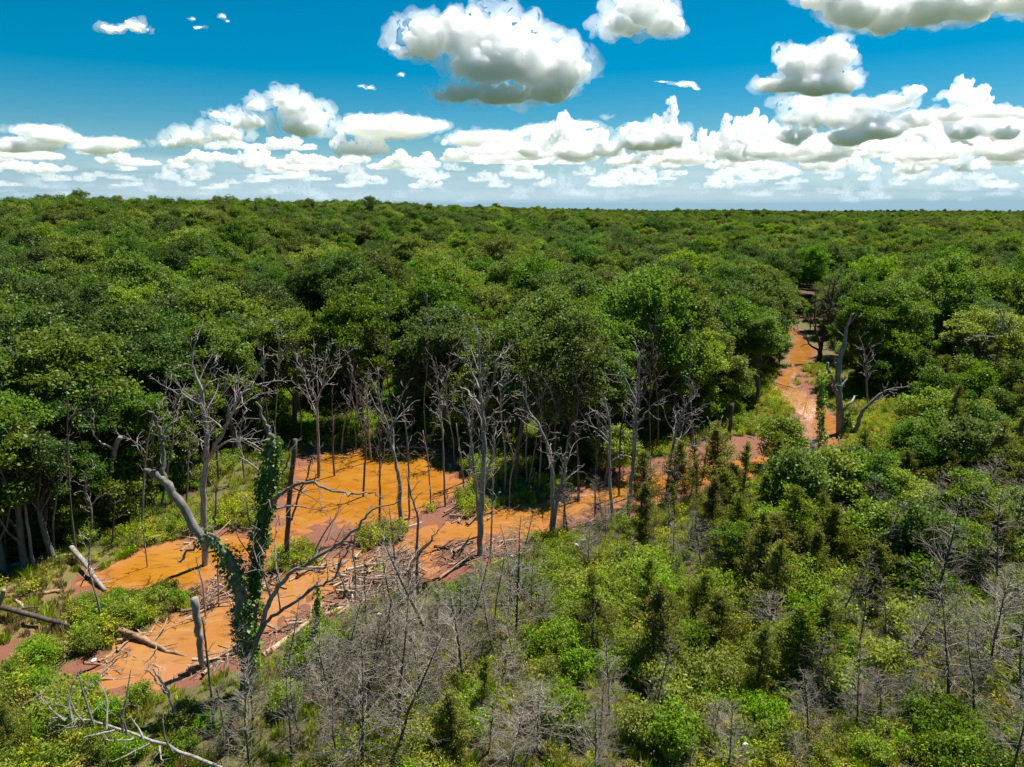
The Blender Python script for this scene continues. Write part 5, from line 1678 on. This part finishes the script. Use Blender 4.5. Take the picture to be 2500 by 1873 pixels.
cloud("row of white cumulus heads in the middle of the far bank", 4400, [(1298, 292, 18, 16), (1378, 285, 42, 20), (1440, 292, 60, 20), (1400, 310, 95, 22), (1145, 325, 34, 18), (1240, 332, 60, 22), (1310, 325, 42, 18), (1610, 302, 24, 13), (1650, 330, 56, 20)], 6, 16)
cloud("tall grey-white cloud column in the bank at right", 4000, [(1745, 225, 48, 24), (1730, 262, 48, 33), (1715, 300, 40, 28), (1790, 262, 48, 30)], 6, 17)
cloud("long upper shelf of white cloud in the bank at right", 4300, [(1850, 232, 58, 18), (1930, 225, 60, 18), (1974, 202, 24, 16), (1900, 285, 64, 24), (1870, 262, 84, 22), (1830, 300, 60, 20), (1980, 262, 56, 20)], 6, 18)
cloud("small pointed white cloud over the far bank at the right", 4300, [(2065, 208, 38, 13), (2090, 214, 48, 7)], 6, 19)
cloud("flat white cloud shelf at the right edge over the far bank", 4200, [(2050, 252, 44, 16), (2140, 246, 78, 14), (2210, 250, 40, 12), (2080, 290, 50, 15), (2170, 290, 38, 17)], 5, 20)

# the bank of lesser cumulus above the skyline: a few kinds, each cloud a thing
rc = np.random.default_rng(90)
KINDS = []
for k in range(10):
    n = rc.integers(3, 9)
    b = []
    peak = rc.uniform(-.6, .6)
    tall = rc.uniform(.55, 1.5)
    for j in range(n):
        u = (j + rc.uniform(.2, .8)) / n * 2 - 1
        h = (0.35 + 0.75 * rc.uniform()) * max(.25, 1 - 0.7 * abs(u - peak)) * tall
        w = rc.uniform(.18, .42)
        b.append((np.array([u * 0.95, rc.uniform(-.3, .3), h * 0.3]), np.array([w, w, 0.30 * h + 0.05])))
        if rc.uniform() < .5:
            b.append((np.array([u * 0.95 + rc.uniform(-.2, .2), rc.uniform(-.2, .2), h * 0.62]), np.array([w * .6, w * .6, 0.16 * h + 0.05])))
    b.append((np.array([0, 0, 0.05]), np.array([1.0, .5, .08])))
    KINDS.append(cloud_mesh("far_cumulus", b, 0.03, None, 900 + k, 0.8, 0.26, 1.7))
band_mats = [cloud_material("far_cloud_%s" % n, d) for n, d in (("dense", 0.034), ("thin", 0.011), ("faint", 0.0020))]
BAND = []
rows = [(325, 40, 70, 13, 0), (345, 30, 60, 22, 0), (362, 26, 52, 30, 0), (380, 22, 46, 36, 1), (398, 18, 40, 40, 1), (412, 14, 34, 40, 2), (426, 12, 30, 40, 2)]
rows += [(300, 46, 84, 9, 3), (335, 40, 74, 13, 3), (318, 40, 70, 6, 4), (345, 36, 60, 10, 4)]
kmats = {}
for ri, (y, w0, w1, n, mi) in enumerate(rows):
    D = 5200 + ri * 900
    if mi > 2:
        D = 4900
    for j in range(n):
        x = (j + rc.uniform(-.4, 1.4)) / n * 2420 - 100
        if mi == 3:
            x = 1660 + (x + 100) / 2420 * 620
        elif mi == 4:
            x = 1080 + (x + 100) / 2420 * 600
        if ri == 0 and 300 < x < 480:
            continue
        c, s = sky_point(x, y + rc.uniform(-13, 10), D + rc.uniform(-400, 400))
        w = (w0 + (w1 - w0) * rc.uniform() ** 1.6) * s
        kk = (int(rc.integers(10)), 0 if mi > 2 else mi)
        if kk not in kmats:
            kmats[kk] = KINDS[kk[0]].copy()
            kmats[kk].materials[0] = band_mats[0 if mi > 2 else mi]
        BAND.append((kmats[kk], c, w, rc.uniform(0.6, 1.5) * (1.2 if x > 1200 else 0.95), rc.uniform(-0.5, 0.5) + (math.pi if rc.uniform() < .5 else 0), ('left', 'middle', 'right')[int(np.clip((x + 100) / 807, 0, 2))], 'top' if mi > 2 or y < 350 else 'middle' if y < 390 else 'lowest'))
for me, c, w, hz, rz, side, level in BAND:
    o = link("cumulus_cloud", me, None, c)
    o.scale = (w, w, w * hz)
    o.rotation_euler = (0, 0, rz)
    tag(o, "small flat-based cumulus among many in the %s rows of the far cloud bank, %s third" % (level, side), 'cloud', "far bank of cumulus")

# thin pale cloud sheets behind the bank; nearer ones added in front as haze
veil_mat = cloud_material("cloud_haze_veil", 0.00010, (0.97, 0.98, 0.99))
for k, (x, y, w, h) in enumerate([(150, 400, 620, 26), (900, 405, 760, 30), (1700, 400, 800, 32), (560, 360, 420, 24), (1300, 362, 520, 26), (1980, 340, 460, 40), (60, 345, 330, 22), (2150, 380, 500, 30), (1050, 425, 1300, 14)]):
    c, s = sky_point(x, y, (14000 if k % 2 else 4600) + 300 * k)
    q = icosphere(3)
    V = q[0] * np.array([w * s, 900, h * s])
    V = V * (1 + 0.5 * (fbm(q[0] * 2.2 + 7 * k, 3, 500 + k) - 0.5))[:, None]
    tag(link("cloud_haze_veil", mesh_from("cloud_haze_veil", V, q[1], veil_mat, True), None, c), None, None, None, 'stuff')
